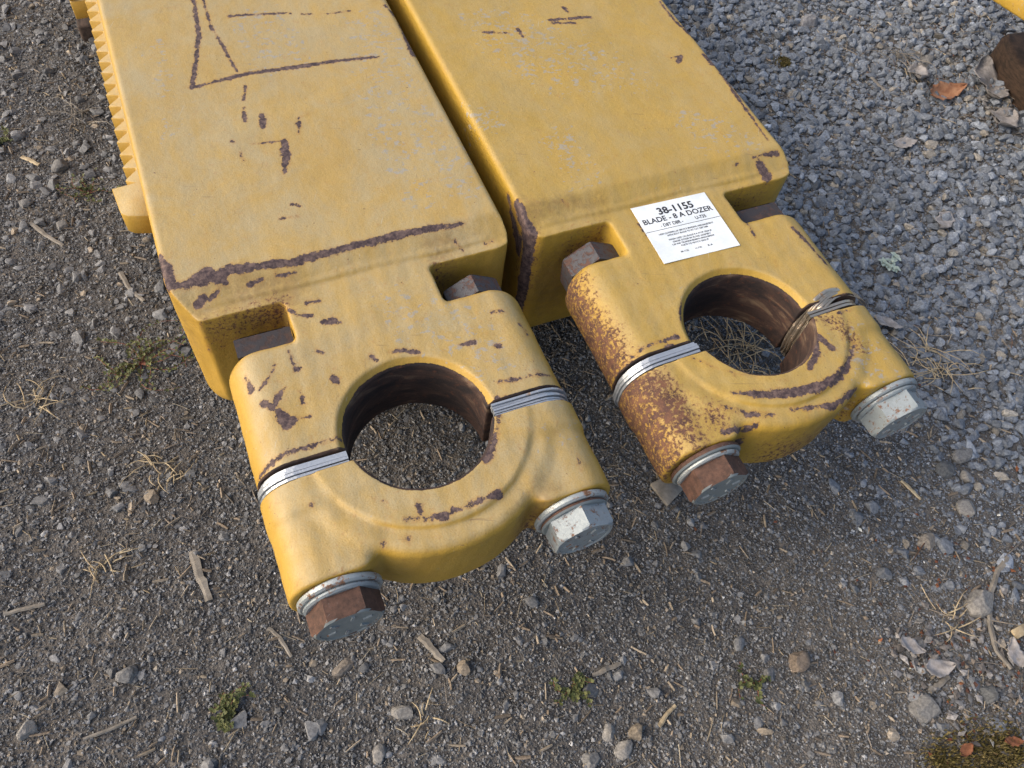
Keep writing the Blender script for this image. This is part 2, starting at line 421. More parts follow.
# long part of the boxed beam: rounded rectangle swept away from the lens, fine rows on top
def long_beam(BX0, BX1, y0, BOT):
    r = .011; prof = []
    def arc(cx, cz, a0):
        for k in range(6):
            a = a0 + k * math.pi / 2 / 5; prof.append((cx + r * math.cos(a), cz + r * math.sin(a)))
    arc(BX1 - r, BOT + r, -math.pi / 2); arc(BX1 - r, -r, 0)
    for v in np.linspace(BX1 - r, BX0 + r, 176)[1:-1]: prof.append((v, 0))
    arc(BX0 + r, -r, math.pi / 2); arc(BX0 + r, BOT + r, math.pi)
    prof = np.array(prof); ys = np.concatenate([np.arange(y0, 2.0, .0034), np.array([2.05, 2.2, 2.6, 3.0])])
    n = len(prof); k = len(ys)
    V = np.zeros((k, n, 3)); V[:, :, 0] = prof[:, 0]; V[:, :, 2] = prof[:, 1]; V[:, :, 1] = ys[:, None]
    I = np.arange(k * n).reshape(k, n); J = np.roll(I, -1, 1)
    Fq = np.stack([I[:-1], J[:-1], J[1:], I[1:]], -1).reshape(-1, 4)
    return V.reshape(-1, 3), Fq[:, ::-1]
def body_pieces(BX0, BX1, chl, chr_, BOT):
    Pb, Qb = surface_nets(make_body(BX0, BX1, chl, chr_, BOT), (-.310, .530, -.345), (.295, YSEAM + .0013, .012), .0026)
    is_beam = Pb[Qb][:, :, 1].mean(1) > .800
    # the far side of the short piece is open where the swept part goes on
    top_rows = Pb[(np.abs(Pb[:, 2]) < .0005)][:, 1].max()
    return sub(Pb, Qb, is_beam), sub(Pb, Qb, ~is_beam), long_beam(BX0, BX1, top_rows, BOT)

def seg_dist(P, a, b, wa, wb):
    a = np.asarray(a); b = np.asarray(b); ab = b - a; t = np.clip(((P - a) @ ab) / max(ab @ ab, 1e-12), 0, 1)
    d = np.linalg.norm(P - (a + t[:, None] * ab), axis=1); return (wa + (wb - wa) * t) - d
def stroke_field(P, strokes, soft=.010):
    ZW = np.array([1, 1, .3]); P = P * ZW
    best = np.full(len(P), -1.)
    for pts, ws in strokes:
        pts = np.array(pts) * ZW; ws = list(ws) if hasattr(ws, '__len__') else [ws] * len(pts)
        lo = pts.min(0) - .04; hi = pts.max(0) + .04
        m_ = np.all((P > lo) & (P < hi), axis=1)
        if not m_.any(): continue
        Q = P[m_]; b = best[m_]
        if len(pts) == 1: b = np.maximum(b, ws[0] - np.linalg.norm(Q - pts[0], axis=1))
        for i in range(len(pts) - 1): b = np.maximum(b, seg_dist(Q, pts[i], pts[i + 1], ws[i], ws[i + 1]))
        best[m_] = b
    return np.clip(.53 + best / soft, 0, 1)
def px(depth, *pts): return [at(p[0], p[1], depth) for p in pts]
# scrapes and chips that show bare primer: (points, half widths in metres)
L_CH = [
 ([(-.075, .815, .40), (-.055, .815, .36), (-.05, .815, .35)], [.003, .005, .003]), ([(-.045, .815, .35), (-.025, .815, .40)], .003),
 (px(1, (193, -6), (197, 20), (199, 37), (196, 60), (192, 88)), [.0035, .004, .0045, .004, .0045]),
 (px(1, (192, 88), (240, 75), (300, 66), (345, 60), (378, 57)), [.0035, .0045, .005, .0045, .003]),
 (px(1, (202, -4), (211, 26), (226, 52), (238, 73)), .0022),
 (px(1, (245, 86), (244, 100)), .002), (px(1, (244, 108), (245, 121)), .003), (px(1, (262, 115), (263, 127)), .005),
 (px(1, (299, 118), (299, 133)), [.004, .002]), (px(1, (284, 141), (286, 155), (285, 172)), [.006, .009, .002]),
 (px(1, (252, 144), (282, 141)), .0012), (px(1, (230, 16), (262, 14), (290, 13)), [.004, .002, .001]), (px(1, (302, 14), (311, 14)), .003),
 (px(1, (328, 14), (350, 11)), .0015), (px(1, (232, 141), (234, 142)), .002), (px(1, (240, 152), (243, 160)), .002),
 (px(1, (385, 5), (398, 18), (413, 55)), [.002, .003, .005]), (px(1, (292, 204), (299, 206)), .003), (px(1, (279, 219), (298, 216)), .002),
 (px(1, (170, 286), (190, 283), (207, 274), (225, 280)), [.005, .008, .015, .005]),
 (px(1, (200, 280), (230, 270), (262, 265), (300, 260)), [.009, .010, .007, .006]),
 (px(1, (300, 259), (350, 246), (400, 234), (430, 228), (461, 223)), [.006, .006, .007, .005, .004]),
 (px(1, (159, 255), (165, 268), (171, 284)), [.003, .010, .008]),
 (px(1.01, (196, 303), (203, 298)), .006), (px(1.01, (210, 298), (219, 290)), .003), (px(1.01, (250, 285), (262, 280)), .003), (px(1.01, (276, 276), (295, 273)), .002),
 (px(1.01, (455, 240), (462, 246)), .003), (px(1.01, (486, 240), (492, 238)), .003),
 (px(1.06, (190, 345), (200, 352), (206, 358)), [.003, .006, .002]), (px(1.1, (204, 356), (216, 341)), .003),
 # housing top
 (px(1.02, (308, 303), (318, 301)), .004), (px(1.02, (322, 322), (333, 321)), [.003, .007]), (px(1.02, (333, 321), (341, 322)), .001),
 (px(1.02, (290, 310), (298, 315), (312, 316)), .003), (px(1.02, (296, 369), (298, 369)), .004), (px(1.02, (333, 378), (336, 380)), .006), (px(1.02, (318, 351), (322, 352)), .0025),
 (px(1.02, (260, 389), (272, 373), (275, 365)), .0012), (px(1.02, (244, 375), (250, 387)), [.003, .005]),
 (px(1.02, (264, 402), (272, 407)), [.006, .007]), (px(1.02, (275, 403), (278, 395), (286, 388)), [.006, .004, .001]), (px(1.02, (279, 411), (287, 425), (294, 419)), [.006, .009, .005]),
 (px(1.02, (294, 419), (310, 415)), .001), (px(1.02, (300, 390), (303, 403)), .002), (px(1.02, (289, 350), (293, 364)), .0015),
 (px(1.02, (371, 355), (375, 360)), .003), (px(1.025, (388, 354), (405, 352), (418, 354)), [.002, .004, .005]), (px(1.02, (458, 345), (474, 342)), [.002, .004]), (px(1.02, (494, 345), (500, 346)), .003), (px(1.02, (492, 312), (502, 311)), .003), (px(1.02, (520, 322), (528, 330)), .003),
 (px(1.03, (256, 473), (285, 457), (340, 441)), [.005, .003, .004]), (px(1.03, (499, 386), (556, 374)), .003),
 # cap
 (px(1.025, (362, 497), (386, 505)), .001), (px(1.025, (405, 522), (430, 522), (445, 519)), [.003, .004, .007]), (px(1.025, (445, 519), (470, 508), (498, 496)), [.004, .004, .006]),
 (px(1.02, (418, 508), (420, 514)), .004), (px(1.02, (453, 511), (455, 512)), .004), (px(1.035, (407, 542), (409, 545)), .005), (px(1.03, (382, 544), (384, 545)), .003), (px(1.02, (311, 505), (312, 506)), .002),
 (px(1.025, (497, 399), (498, 425), (492, 450), (487, 462)), [.005, .004, .006, .008]), (px(1.02, (500, 398), (526, 396)), [.002, .004]),
 (px(1.04, (575, 458), (579, 475)), .002), (px(1.11, (478, 540), (480, 552)), [.004, .001]),
]
R_CH = [
 (px(1, (550, 20), (590, 17)), .004), (px(1, (552, 23), (575, 23)), .003), (px(1, (563, 7), (568, 12)), .004), (px(1, (484, 32), (510, 33)), [.004, .001]), (px(1, (518, 29), (523, 37)), .003),
 (px(1, (671, 58), (682, 56), (678, 62)), [.002, .004, .004]), (px(1, (704, 55), (712, 64)), .005), (px(1, (660, 2), (676, 22), (700, 42), (745, 108), (768, 140)), [.002, .003, .004, .003, .001]),
 (px(1, (754, 156), (765, 153), (778, 151)), [.001, .003, .005]), (px(1.0, (762, 160), (770, 168), (768, 177)), [.009, .012, .005]), (px(1, (735, 163), (740, 161)), .002),
 ([(.487, .90, .452), (.487, .858, .445), (.488, .836, .43)], [.004, .009, .014]), ([(.487, .836, .42), (.488, .832, .30), (.488, .835, .16)], [.012, .012, .008]), ([(.483, .93, .44), (.483, .86, .38)], [.001, .008]),
 (px(1, (563, 200), (568, 202)), .003),
 (px(1.02, (743, 214), (755, 237)), .0015), (px(1.02, (793, 228), (806, 240), (827, 262)), [.005, .003, .003]), (px(1.02, (640, 225), (649, 237)), .003), (px(1.0, (779, 214), (781, 216)), .003), (px(1.1, (748, 195), (749, 196)), .004), (px(1.1, (762, 192), (763, 193)), .004),
 (px(1.03, (612, 370), (640, 352), (675, 340)), [.004, .003, .004]), (px(1.02, (682, 300), (681, 320)), .002),
 # cap
 (px(1.025, (730, 396), (755, 398), (790, 396), (815, 390), (840, 378)), [.003, .007, .010, .009, .005]), (px(1.025, (820, 388), (845, 370), (853, 345)), [.005, .006, .003]),
 (px(1.03, (718, 409), (745, 417), (772, 417)), [.003, .005, .003]), (px(1.03, (790, 412), (830, 408), (858, 390)), [.003, .005, .005]),
 (px(1.025, (680, 357), (720, 374), (785, 385)), [.003, .0015, .0015]), (px(1.025, (670, 350), (690, 352)), [.010, .004]),
 (px(1.02, (812, 330), (815, 355), (808, 370)), [.004, .006, .004]), (px(1.02, (815, 338), (832, 350)), [.006, .005]),
 (px(1.03, (722, 434), (740, 430), (755, 426)), [.005, .006, .003]), (px(1.02, (836, 316), (850, 310)), .002), (px(1.02, (822, 305), (848, 294)), .004),
 (px(1.08, (738, 445), (742, 440), (752, 430)), [.006, .004, .002]),
]
L_SP = [(px(1.03, (235, 400)), [.02])]
L_SP = [([(-.07, .818, .415), (.05, .818, .415)], [.012, .022]), ([(.31, .818, .40), (.34, .818, .40)], [.018, .008]), ([(.02, .345, .36)], [.03]), ([(.30, .36, .32)], [.03])]
R_SP = [
 ([(.90, .818, .40), (.98, .818, .40)], [.012, .008]), ([(.56, .818, .38), (.62, .818, .38)], [.015, .02]), ([(.70, .34, .34), (.86, .34, .32)], [.02, .02]),
 (px(1.07, (570, 290), (580, 320), (600, 350), (615, 370)), [.030, .035, .040, .035]),
 (px(1.06, (630, 390), (650, 400), (670, 425), (688, 450)), [.03, .045, .045, .03]),
 (px(1.08, (622, 400), (655, 460)), [.05, .045]), (px(1.03, (810, 320), (835, 330), (855, 350)), [.02, .025, .02]),
 (px(1.13, (790, 440), (840, 420)), [.02, .02]), (px(1.10, (700, 440)), [.04]),
 (px(1.10, (525, 220), (527, 300)), [.02, .03]),
]
L_SC = [(px(1, (370, 20), (400, 100), (420, 200)), [.06, .10, .05]), (px(1, (250, 20), (290, 60)), [.08, .08]), (px(1, (160, 50), (170, 130)), [.03, .03]), (px(1, (450, 150), (460, 190)), [.08, .05]), (px(1.02, (400, 310), (500, 360), (440, 290)), [.06, .05, .05]), (px(1.02, (560, 440), (570, 410)), [.03, .03])]
R_SC = [(px(1, (480, 20), (560, 60), (640, 80)), [.08, .11, .04]), (px(1, (560, 140), (580, 175)), [.06, .05]), (px(1, (690, 120), (740, 140)), [.06, .06]), (px(1.02, (860, 340), (880, 385)), [.05, .05]), (px(1, (420, 110), (490, 120)), [.04, .05])]
L_GR = [(px(1.10, (200, 330), (260, 320), (292, 318)), [.03, .05, .05]), (px(1.10, (440, 275), (480, 265)), [.05, .02]), (px(1.03, (200, 318), (280, 300)), [.015, .015]), (px(1.06, (545, 500), (530, 520)), [.03, .03])]
R_GR = [([(.478, 2.0, .34), (.478, .9, .34)], [.03, .03]), ([(.478, 2.0, .10), (.478, .9, .10)], [.03, .03]), (px(1.15, (560, 270), (545, 300)), [.04, .04]), (px(1.02, (440, 190), (530, 215), (600, 205)), [.02, .03, .02]), (px(1.12, (740, 210), (760, 205)), [.03, .03]), (px(1.1, (800, 440), (860, 420)), [.03, .03])]  # leading strokes paint the slot's shade onto the beam's side wall

def finish(me, strokes, spat, scuff, grime_shade, x0):
    n = len(me.vertices); P = np.zeros(n * 3, np.float32); me.vertices.foreach_get('co', P); P = P.reshape(-1, 3).astype(float)
    fattr(me, 'chip', stroke_field(P, strokes))
    fattr(me, 'spat', stroke_field(P, spat, .06) if spat else np.zeros(n))
    fattr(me, 'scuff', stroke_field(P, scuff, .08)); fattr(me, 'grime_shade', stroke_field(P, grime_shade, .05))
    rr = np.hypot(P[:, 0] - x0, P[:, 1] - .541); z = P[:, 2] - TOP
    b = np.clip(.5 + (.1115 - rr) / .006, 0, 1)
    # faces of the joint are bare and rusty too
    yj = P[:, 1]; j = np.clip(.5 + (.0045 - np.abs(yj - .5365)) / .003, 0, 1) * (yj > .525) + np.clip(.5 + (yj - .5105) / .002, 0, 1) * (yj < .525)
    fattr(me, 'bore', np.maximum(b, j))

def casting(name, P, Q, x0, mat, parent, marks, smooth=True):
    V = P + np.array([x0, 0, TOP]); me = np_mesh(name, V, None, Q, smooth)
    finish(me, *marks, x0); return link(name, me, mat, parent)

def hex_bolt(parent, x, y0, y1, af, rot, mat, name, washer=None, chamfer=True, sgn=-1, sides=6):
    """hex head whose axis lies along y; y0 is the seat, y1 the free face"""
    zc = TOP - .085; n = 6; PS = math.pi / sides; Rr = af / 2 / math.cos(PS); L = abs(y1 - y0)
    V = []; rows = [(0, 1.0), (L * .86, 1.0), (L, .90)]
    mb = MB(); ringn = 48; Vs = []; Fs = []
    # chamfered hexagon: intersection of hexagon and cone, sampled round
    for (d, lim) in [(0, 1.2), (L * .70, 1.2), (L * .84, 1.0), (L * .93, .955), (L, .89), (L, .80), (L - .0012, .78)]:
        for k in range(ringn):
            a = rot + k * 2 * math.pi / ringn; t = ((a - rot) % (2 * PS)) - PS
            if not chamfer: lim = 1.2 if d < L - .0015 else .97
            rh = af / 2 / math.cos(t); r = min(rh, lim * Rr) if lim < 1.2 else rh
            Vs.append((x + r * math.cos(a), y0 + sgn * d, zc + r * math.sin(a)))
    nr = 7
    for i in range(nr - 1):
        for k in range(ringn):
            Fs.append((i * ringn + k, i * ringn + (k + 1) % ringn, (i + 1) * ringn + (k + 1) % ringn, (i + 1) * ringn + k))
    Fs.append(tuple((nr - 1) * ringn + k for k in range(ringn))); Fs.append(tuple(range(ringn)))
    mb.add(Vs, Fs)
    o = mb.build(name, mat, parent); me = o.data
    for p in me.polygons: p.use_smooth = True
    me.set_sharp_from_angle(angle=math.radians(24))
    if washer:
        for i, (wy0, wy1, ro, wm) in enumerate(washer):
            w = MB(); Vs = []; Fs = []; seg = 56; prof = [(wy0, .02), (wy0, ro - .002), (wy0 - .002, ro), (wy1 + .0025, ro), (wy1, ro - .003), (wy1, .02)]
            for (yy, r) in prof:
                for k in range(seg):
                    a = k * 2 * math.pi / seg; Vs.append((x + r * math.cos(a), yy, zc + r * math.sin(a)))
            for j in range(len(prof)):
                for k in range(seg):
                    j2 = (j + 1) % len(prof); Fs.append((j * seg + k, j * seg + (k + 1) % seg, j2 * seg + (k + 1) % seg, j2 * seg + k))
            w.add(Vs, Fs); wo = w.build('washer', wm, o); 
            for p in wo.data.polygons: p.use_smooth = True
            wo.data.set_sharp_from_angle(angle=math.radians(35))
    return o

def grade_marks(bolt, x, yf, rot, mat):
    """raised grade marks on a bolt head: short radial bars and two small raised bosses"""
    zc = TOP - .085
    for k in range(6):
        mb = MB()
        a = rot + k * math.pi / 3; c, s_ = math.cos(a), math.sin(a); r0, r1, w = .020, .033, .0020
        P = [(x + r0 * c - w * s_, zc + r0 * s_ + w * c), (x + r1 * c - w * s_, zc + r1 * s_ + w * c), (x + r1 * c + w * s_, zc + r1 * s_ - w * c), (x + r0 * c + w * s_, zc + r0 * s_ - w * c)]
        V = [(p[0], yf + .001, p[1]) for p in P] + [(p[0], yf - .0022, p[1]) for p in P]
        mb.add(V, [(3, 2, 1, 0), (4, 5, 6, 7)] + [(i, (i + 1) % 4, 4 + (i + 1) % 4, 4 + i) for i in range(4)])
        mb.build('grade_mark', mat, bolt)

def shim(parent, x0, side, y, th, mat, grow=0., tilt=0.):
    """horseshoe plate sandwiched in the joint: outline like the boss"""
    hw = .2465 + grow; hh = .0655 + grow; r = .058; zc = TOP - .0855; pts = []
    for k in range(15):
        a = -math.pi / 2 + k * math.pi / 14
        cz = (hh - r) * (1 if a > 0 else -1) if abs(a) > 1e-6 else 0
        pts.append((hw - r + r * math.cos(a), cz + r * math.sin(a)))
    pts.append((.112, hh)); pts.append((.112, hh - .012))
    inn = [(.150, hh - .012)]
    for k in range(11):
        a = math.pi / 2 - k * math.pi / 10; inn.append((hw - .072 + .040 * math.cos(a), .040 * math.sin(a)))
    inn += [(.150, -hh + .012), (.112, -hh + .012), (.112, -hh)]
    pts += inn
    mb = MB(); n = len(pts); V = []
    for yy in (y, y + th):
        for (a, b) in pts: V.append((x0 + side * a, yy + tilt * (a - .18), zc + b))
    outer = list(range(n))
    # outline as a ribbon solid: triangulated by from_pydata ngon
    mb.add(V, [tuple(range(n)), tuple(range(n, 2 * n))[::-1]] + [(i, (i + 1) % n, n + (i + 1) % n, n + i) for i in range(n)])
    return mb.build('shim', mat, parent)

def build_arm(x0, mat, label, marks, dims):
    (P_beam, Q_beam), (P_house, Q_house), (P_long, Q_long) = body_pieces(*dims)
    root = thing('push_arm', label, 'push arm', (x0, .54, 0), 'yellow push arms lying side by side')
    root_inv = Matrix.Translation((-x0, -.54, 0))
    parts = []
    # boxed beam: short shaped end and long swept part in one mesh
    n0 = len(P_beam); V = np.concatenate([P_beam, P_long]); Q = np.concatenate([Q_beam, Q_long + n0])
    V = V.copy()
    parts.append(casting('beam', V, Q, x0, mat, root, marks))
    parts.append(casting('bearing_housing', P_house, Q_house, x0, mat, root, marks))
    parts.append(casting('bearing_cap', Pc, Qc, x0, mat, root, marks))
    return root

left = build_arm(.182, M_L, 'left faded yellow push arm with toothed side strip and triangular scrape on top', (L_CH, L_SP, L_SC, L_GR), (-.294, .266, -.004, -.008, -.300))
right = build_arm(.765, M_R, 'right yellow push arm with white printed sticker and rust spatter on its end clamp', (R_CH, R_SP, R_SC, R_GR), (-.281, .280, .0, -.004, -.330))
ZC = TOP - .085

# bolts: front heads, rear heads
def W_(m1, m2, y=.3605): return [(y, y - .010, .0595, m1), (y - .010, y - .017, .0535, m2)]
b = hex_bolt(left, .182 - .176, .3435, .310, .089, 0, M_RUSTBOLT, 'bolt_head', W_(M_WASH, M_ZINC)); b['label'] = 'rusty bolt head with grey face'; grade_marks(b, .182 - .176, .3112, .3, M_ZINC)
b = hex_bolt(left, .182 + .176, .3435, .309, .088, math.radians(30), M_ZINC, 'bolt_head', W_(M_WASH, M_RUSTBOLT)); grade_marks(b, .182 + .176, .3102, .1, M_ZINC)
b = hex_bolt(right, .765 - .172, .3435, .308, .088, math.radians(22), M_RUSTBOLT, 'bolt_head', W_(M_RUSTBOLT, M_WASH)); grade_marks(b, .765 - .172, .3092, .3, M_ZINC); b['label'] = 'bolt head covered in brown rust'
b = hex_bolt(right, .765 + .184, .3435, .307, .089, math.radians(24), M_ZINC, 'bolt_head', W_(M_ZINC, M_ZINC)); grade_marks(b, .765 + .184, .3082, .5, M_ZINC)
hex_bolt(left, .182 - .176, .750, .786, .088, math.radians(45), M_NUT, 'nut', chamfer=False, sgn=1, sides=4)
hex_bolt(left, .182 + .176, .750, .788, .096, math.radians(30), M_NUT2, 'nut', chamfer=False, sgn=1)
hex_bolt(right, .765 - .176, .750, .792, .100, math.radians(34), M_NUT2, 'nut', chamfer=False, sgn=1)
hex_bolt(right, .765 + .172, .750, .786, .088, math.radians(45), M_NUT, 'nut', chamfer=False, sgn=1, sides=4)
# bolt shanks seen inside the joints
for root, x0 in ((left, .182), (right, .765)):
    for s_ in (-1, 1):
        mb = MB(); mb.tube([(x0 + s_ * .178, .50, ZC), (x0 + s_ * .178, .56, ZC)], .026, 20); mb.build('bolt_shank', M_NUT, root, smooth=True)
# shims
for root, x0, side, tl, n, y0, sp in ((left, .182, -1, .015, 4, .5130, .0055), (left, .182, 1, -.01, 5, .5130, .0045), (right, .765, -1, -.02, 4, .5135, .0056)):
    for k in range(n):
        o = shim(root, x0, side, y0 + k * sp, sp - .0011, M_SHIM, random.uniform(-.0035, .003), tl + random.uniform(-.01, .01))
# bent, tarnished shim bundle on the far joint
for k in range(6):
    mb = MB(); off = k * .0042; pts = [at(862, 302, 1.12), at(858, 295, 1.05), at(842, 288, 1.022), at(826, 290, 1.016), at(812, 302, 1.02), at(798, 320, 1.06), at(786, 338, 1.10), at(781, 350, 1.13)]
    pp = [np.array(p) + np.array([off * (.3 + .1 * i) * (1 if k % 2 else .8), -off * .9 * (.35 + .12 * i), -.004 * k * .3 + random.uniform(-.001, .001)]) for i, p in enumerate(pts)]
    # smooth
    q = []
    for i in range(len(pp) - 1):
        for u in (0, .33, .66): q.append(pp[i] * (1 - u) + pp[i + 1] * u)
    q.append(pp[-1]); q = [q[0]] + [(q[i - 1] + q[i] * 2 + q[i + 1]) / 4 for i in range(1, len(q) - 1)] + [q[-1]]
    mb.tube(q, .0034, 8, flat=.3); o = mb.build('bent_shim', M_SHIMOLD, right, smooth=True)
for k in range(2):
    shim(right, .765, 1, .519 + k * .007, .005, M_SHIMOLD, -.006, .03)

# toothed strip on the left beam
mb = MB(); pitch = .0345; y = 1.192; P = [(-.1105, 2.9), (-.1105, 1.100)]
P += [(-.150, 1.112), (-.160, 1.122), (-.166, 1.186), (-.124, 1.190)]
yy = 1.192
while yy < 2.6:
    P += [(-.142, yy + .006), (-.1385, yy + .012), (-.120, yy + pitch - .005), (-.1195, yy + pitch + .0)]; yy += pitch
P = [P[0], P[1]] + P[2:] + [(-.13, 2.9)]
mb.prism(P[::-1], TOP - .103, TOP - .058)
rk = mb.build('toothed_strip', M_L, left, bevel=.0018, segs=1)
for nme, v in (('chip', 0), ('spat', 0), ('scuff', 0), ('grime_shade', 0), ('bore', 0)): fattr(rk.data, nme, np.full(len(rk.data.vertices), v))
# stop block further along the strip
mb = MB(); mb.prism([(-.190, 1.965), (-.106, 1.965), (-.106, 2.4), (-.190, 2.4)], TOP - .23, TOP - .185)
mb.prism([(-.190, 1.965), (-.180, 1.965), (-.180, 2.4), (-.190, 2.4)], TOP - .184, TOP - .16)
bk = mb.build('side_bracket', M_L, left, bevel=.002, segs=1)
for nme in ('chip', 'spat', 'scuff', 'grime_shade', 'bore'): fattr(bk.data, nme, np.zeros(len(bk.data.vertices)))

# sticker with its print
M_PAPER = simple('white_label_film', (.62, .67, .70), (.76, .80, .82), 18, .42, .05, 90, None, .5)
M_INK = simple('black_ink', (.018, .018, .022), (.04, .04, .045), 40, .5, 0)
SC = np.array([.7625, .7640]); SW, SH, SA = .155, .136, math.radians(-1.4)
st_parent = bpy.data.objects.new('label_sticker', bpy.data.meshes.new('label_sticker'))
mb = MB(); mb.prism([(-SW / 2, -SH / 2), (SW / 2, -SH / 2), (SW / 2, SH / 2), (-SW / 2, SH / 2)], 0, .0009)
sticker = mb.build('label_sticker', M_PAPER, right); sticker.location = (SC[0], SC[1], TOP - .0192); sticker.rotation_euler = (0, 0, SA)
bpy.data.objects.remove(st_parent)
def text(body, x, y, size, width=None, bold=0., name='printed_text'):
    cu = bpy.data.curves.new('t', 'FONT'); cu.body = body; cu.size = size; cu.align_x = 'CENTER'; cu.offset = bold; cu.extrude = .00012; cu.resolution_u = 3
    o = bpy.data.objects.new('t', cu); COL.objects.link(o); bpy.context.view_layer.update()
    me = bpy.data.meshes.new_from_object(o.evaluated_get(bpy.context.evaluated_depsgraph_get()))
    bpy.data.objects.remove(o); me.name = name; me.materials.clear()
    if width:
        xs = [v.co.x for v in me.vertices]; w = max(xs) - min(xs); k = width / w
        for v in me.vertices: v.co.x *= k
    o = link(name, me, M_INK, sticker); o.location = (x, y, .0011); return o
text('38-1155', .004, .0395, .0225, .073, .0006)
text('BLADE - 8 A DOZER', .000, .0235, .0165, .143, .00025)
text('- D8T D8R -', -.020, .0105, .0105, .046, .0001)
text('U-735', .040, .0105, .0105, .022, .0001)
mb = MB(); mb.prism([(-SW / 2, .0050), (SW / 2, .0050), (SW / 2, .0058), (-SW / 2, .0058)], .0009, .0012); mb.build('printed_line', M_INK, sticker)
for i, (s_, w, yy, xx) in enumerate((('NEW CATERPILLAR SERVICE BEARING ARRANGEMENT', .112, -.0065, 0), ('WITH BOLT BLADE TO FIT CAT D8T D8R', .084, -.0125, 0),
        ('WHEN USED ON BLADE 8 A STOP GROUP', .088, -.0225, 0), ('ORDER DOZER 8A BLADE ASSEMBLY', .078, -.0285, 0), ('CAP AND TRUNNION BEARING ARRANGEMENT', .086, -.0345, 0), ('PARTS TO MATCH GROUP', .056, -.0405, 0))):
    text(s_, xx, yy, .0052, w)
text('38-1155', -.028, -.0535, .0050, .016); text('U-735', 0, -.0535, .0050, .013); text('8-A', .024, -.0535, .0050, .010)

# re-seat children so that each sits under its arm's own origin
bpy.context.view_layer.update()
for root in (left, right):
    inv = Matrix.Translation(-root.location)
    for ch in root.children:
        ch.matrix_parent_inverse = inv

# ------------------------------------------------------------------ timbers and the machine part at the corner
def timber(name, label, poly, z0, z1, mat, bev=.008):
    mb = MB(); c = np.mean(poly, axis=0); mb.prism([(p[0] - c[0], p[1] - c[1]) for p in poly], 0, z1 - z0)
    o = mb.build(name, mat, bevel=bev); o.location = (c[0], c[1], z0); return tag(o, label, 'timber')
p0 = at(77, 27, 1.41)
timber('timber_bearer', 'dark sawn timber bearer under the far end of the yellow arms', [(p0[0], p0[1]), (1.12, p0[1]), (1.12, p0[1] + .30), (p0[0], p0[1] + .30)], -.02, .05, M_TIMBER)
timber('timber_bearer', 'short timber stacked on the long bearer under the left arm', [(-.08, p0[1] + .03), (.44, p0[1] + .03), (.44, p0[1] + .17), (-.08, p0[1] + .17)], .052, .1595, M_TIMBER)
timber('timber_bearer', 'short timber stacked on the long bearer under the right arm', [(.50, p0[1] + .03), (1.0, p0[1] + .03), (1.0, p0[1] + .17), (.50, p0[1] + .17)], .052, .1295, M_TIMBER)
timber('timber_block', 'dark brown timber block at the right edge under a yellow part', [(2.45, 1.46), (2.38, 1.34), (2.36, 1.12), (3.0, .95), (3.1, 1.40)], -.02, .09, M_TIMBER2, .02)
mb = MB(); a = at(1012, -10, 1.10)[:2]; b_ = at(1042, 9, 1.10)[:2]; d = (b_ - a) / np.linalg.norm(b_ - a)
nrm_ = np.array([-d[1], d[0]]); nrm_ = nrm_ if nrm_ @ a > 0 else -nrm_
poly = [a - d * .25, b_ + d * .6, b_ + d * .6 + nrm_ * .3, a - d * .25 + nrm_ * .3]; c = np.mean(poly, axis=0)
mb.prism([(p[0] - c[0], p[1] - c[1]) for p in poly], 0, .05)
o = mb.build('steel_plate', M_R, bevel=.008); o.location = (c[0], c[1], CAMZ - 1.10 - .05)
for nme, v in (('chip', 0), ('spat', .3), ('scuff', .5), ('grime_shade', .3), ('bore', 0)): fattr(o.data, nme, np.full(len(o.data.vertices), v))
tag(o, 'yellow painted steel plate just showing at the top right corner above a timber block', 'steel plate')

# ------------------------------------------------------------------ stones
def ico(sub):
    import bmesh
    bm = bmesh.new(); bmesh.ops.create_icosphere(bm, subdivisions=sub, radius=1)
    V = np.array([v.co[:] for v in bm.verts]); Fx = np.array([[v.index for v in f.verts] for f in bm.faces]); bm.free(); return V, Fx
ICO1, ICO2, ICO3 = ico(1), ico(2), ico(3)
def rock(base, seed, cuts, jag=.05, lo=.62, hi=.92):
    r = np.random.default_rng(seed); V = base[0].copy()
    for k in range(cuts):
        n = r.normal(size=3); n /= np.linalg.norm(n); dd = r.uniform(lo, hi)
        e = np.maximum(0, V @ n - dd); V = V - n * e[:, None]
    V += r.normal(size=V.shape) * jag * .4
    V /= np.abs(V).max(0)
    return V * np.array([1, r.uniform(.62, .95), r.uniform(.45, .75)])
def randrot(n):
    """rotation matrices: any yaw, moderate tilt"""
    yaw = rng.uniform(0, 2 * np.pi, n); ti = rng.normal(0, .35, n); ta = rng.uniform(0, 2 * np.pi, n)
    c, s_ = np.cos(yaw), np.sin(yaw); Z_ = np.zeros(n); O = np.ones(n)
    Rz = np.stack([np.stack([c, -s_, Z_], 1), np.stack([s_, c, Z_], 1), np.stack([Z_, Z_, O], 1)], 1)
    ax = np.stack([np.cos(ta), np.sin(ta), Z_], 1); K = np.zeros((n, 3, 3))
    K[:, 0, 1] = -ax[:, 2]; K[:, 0, 2] = ax[:, 1]; K[:, 1, 0] = ax[:, 2]; K[:, 1, 2] = -ax[:, 0]; K[:, 2, 0] = -ax[:, 1]; K[:, 2, 1] = ax[:, 0]
    Rt = np.eye(3)[None] + np.sin(ti)[:, None, None] * K + (1 - np.cos(ti))[:, None, None] * (K @ K)
    return Rt @ Rz
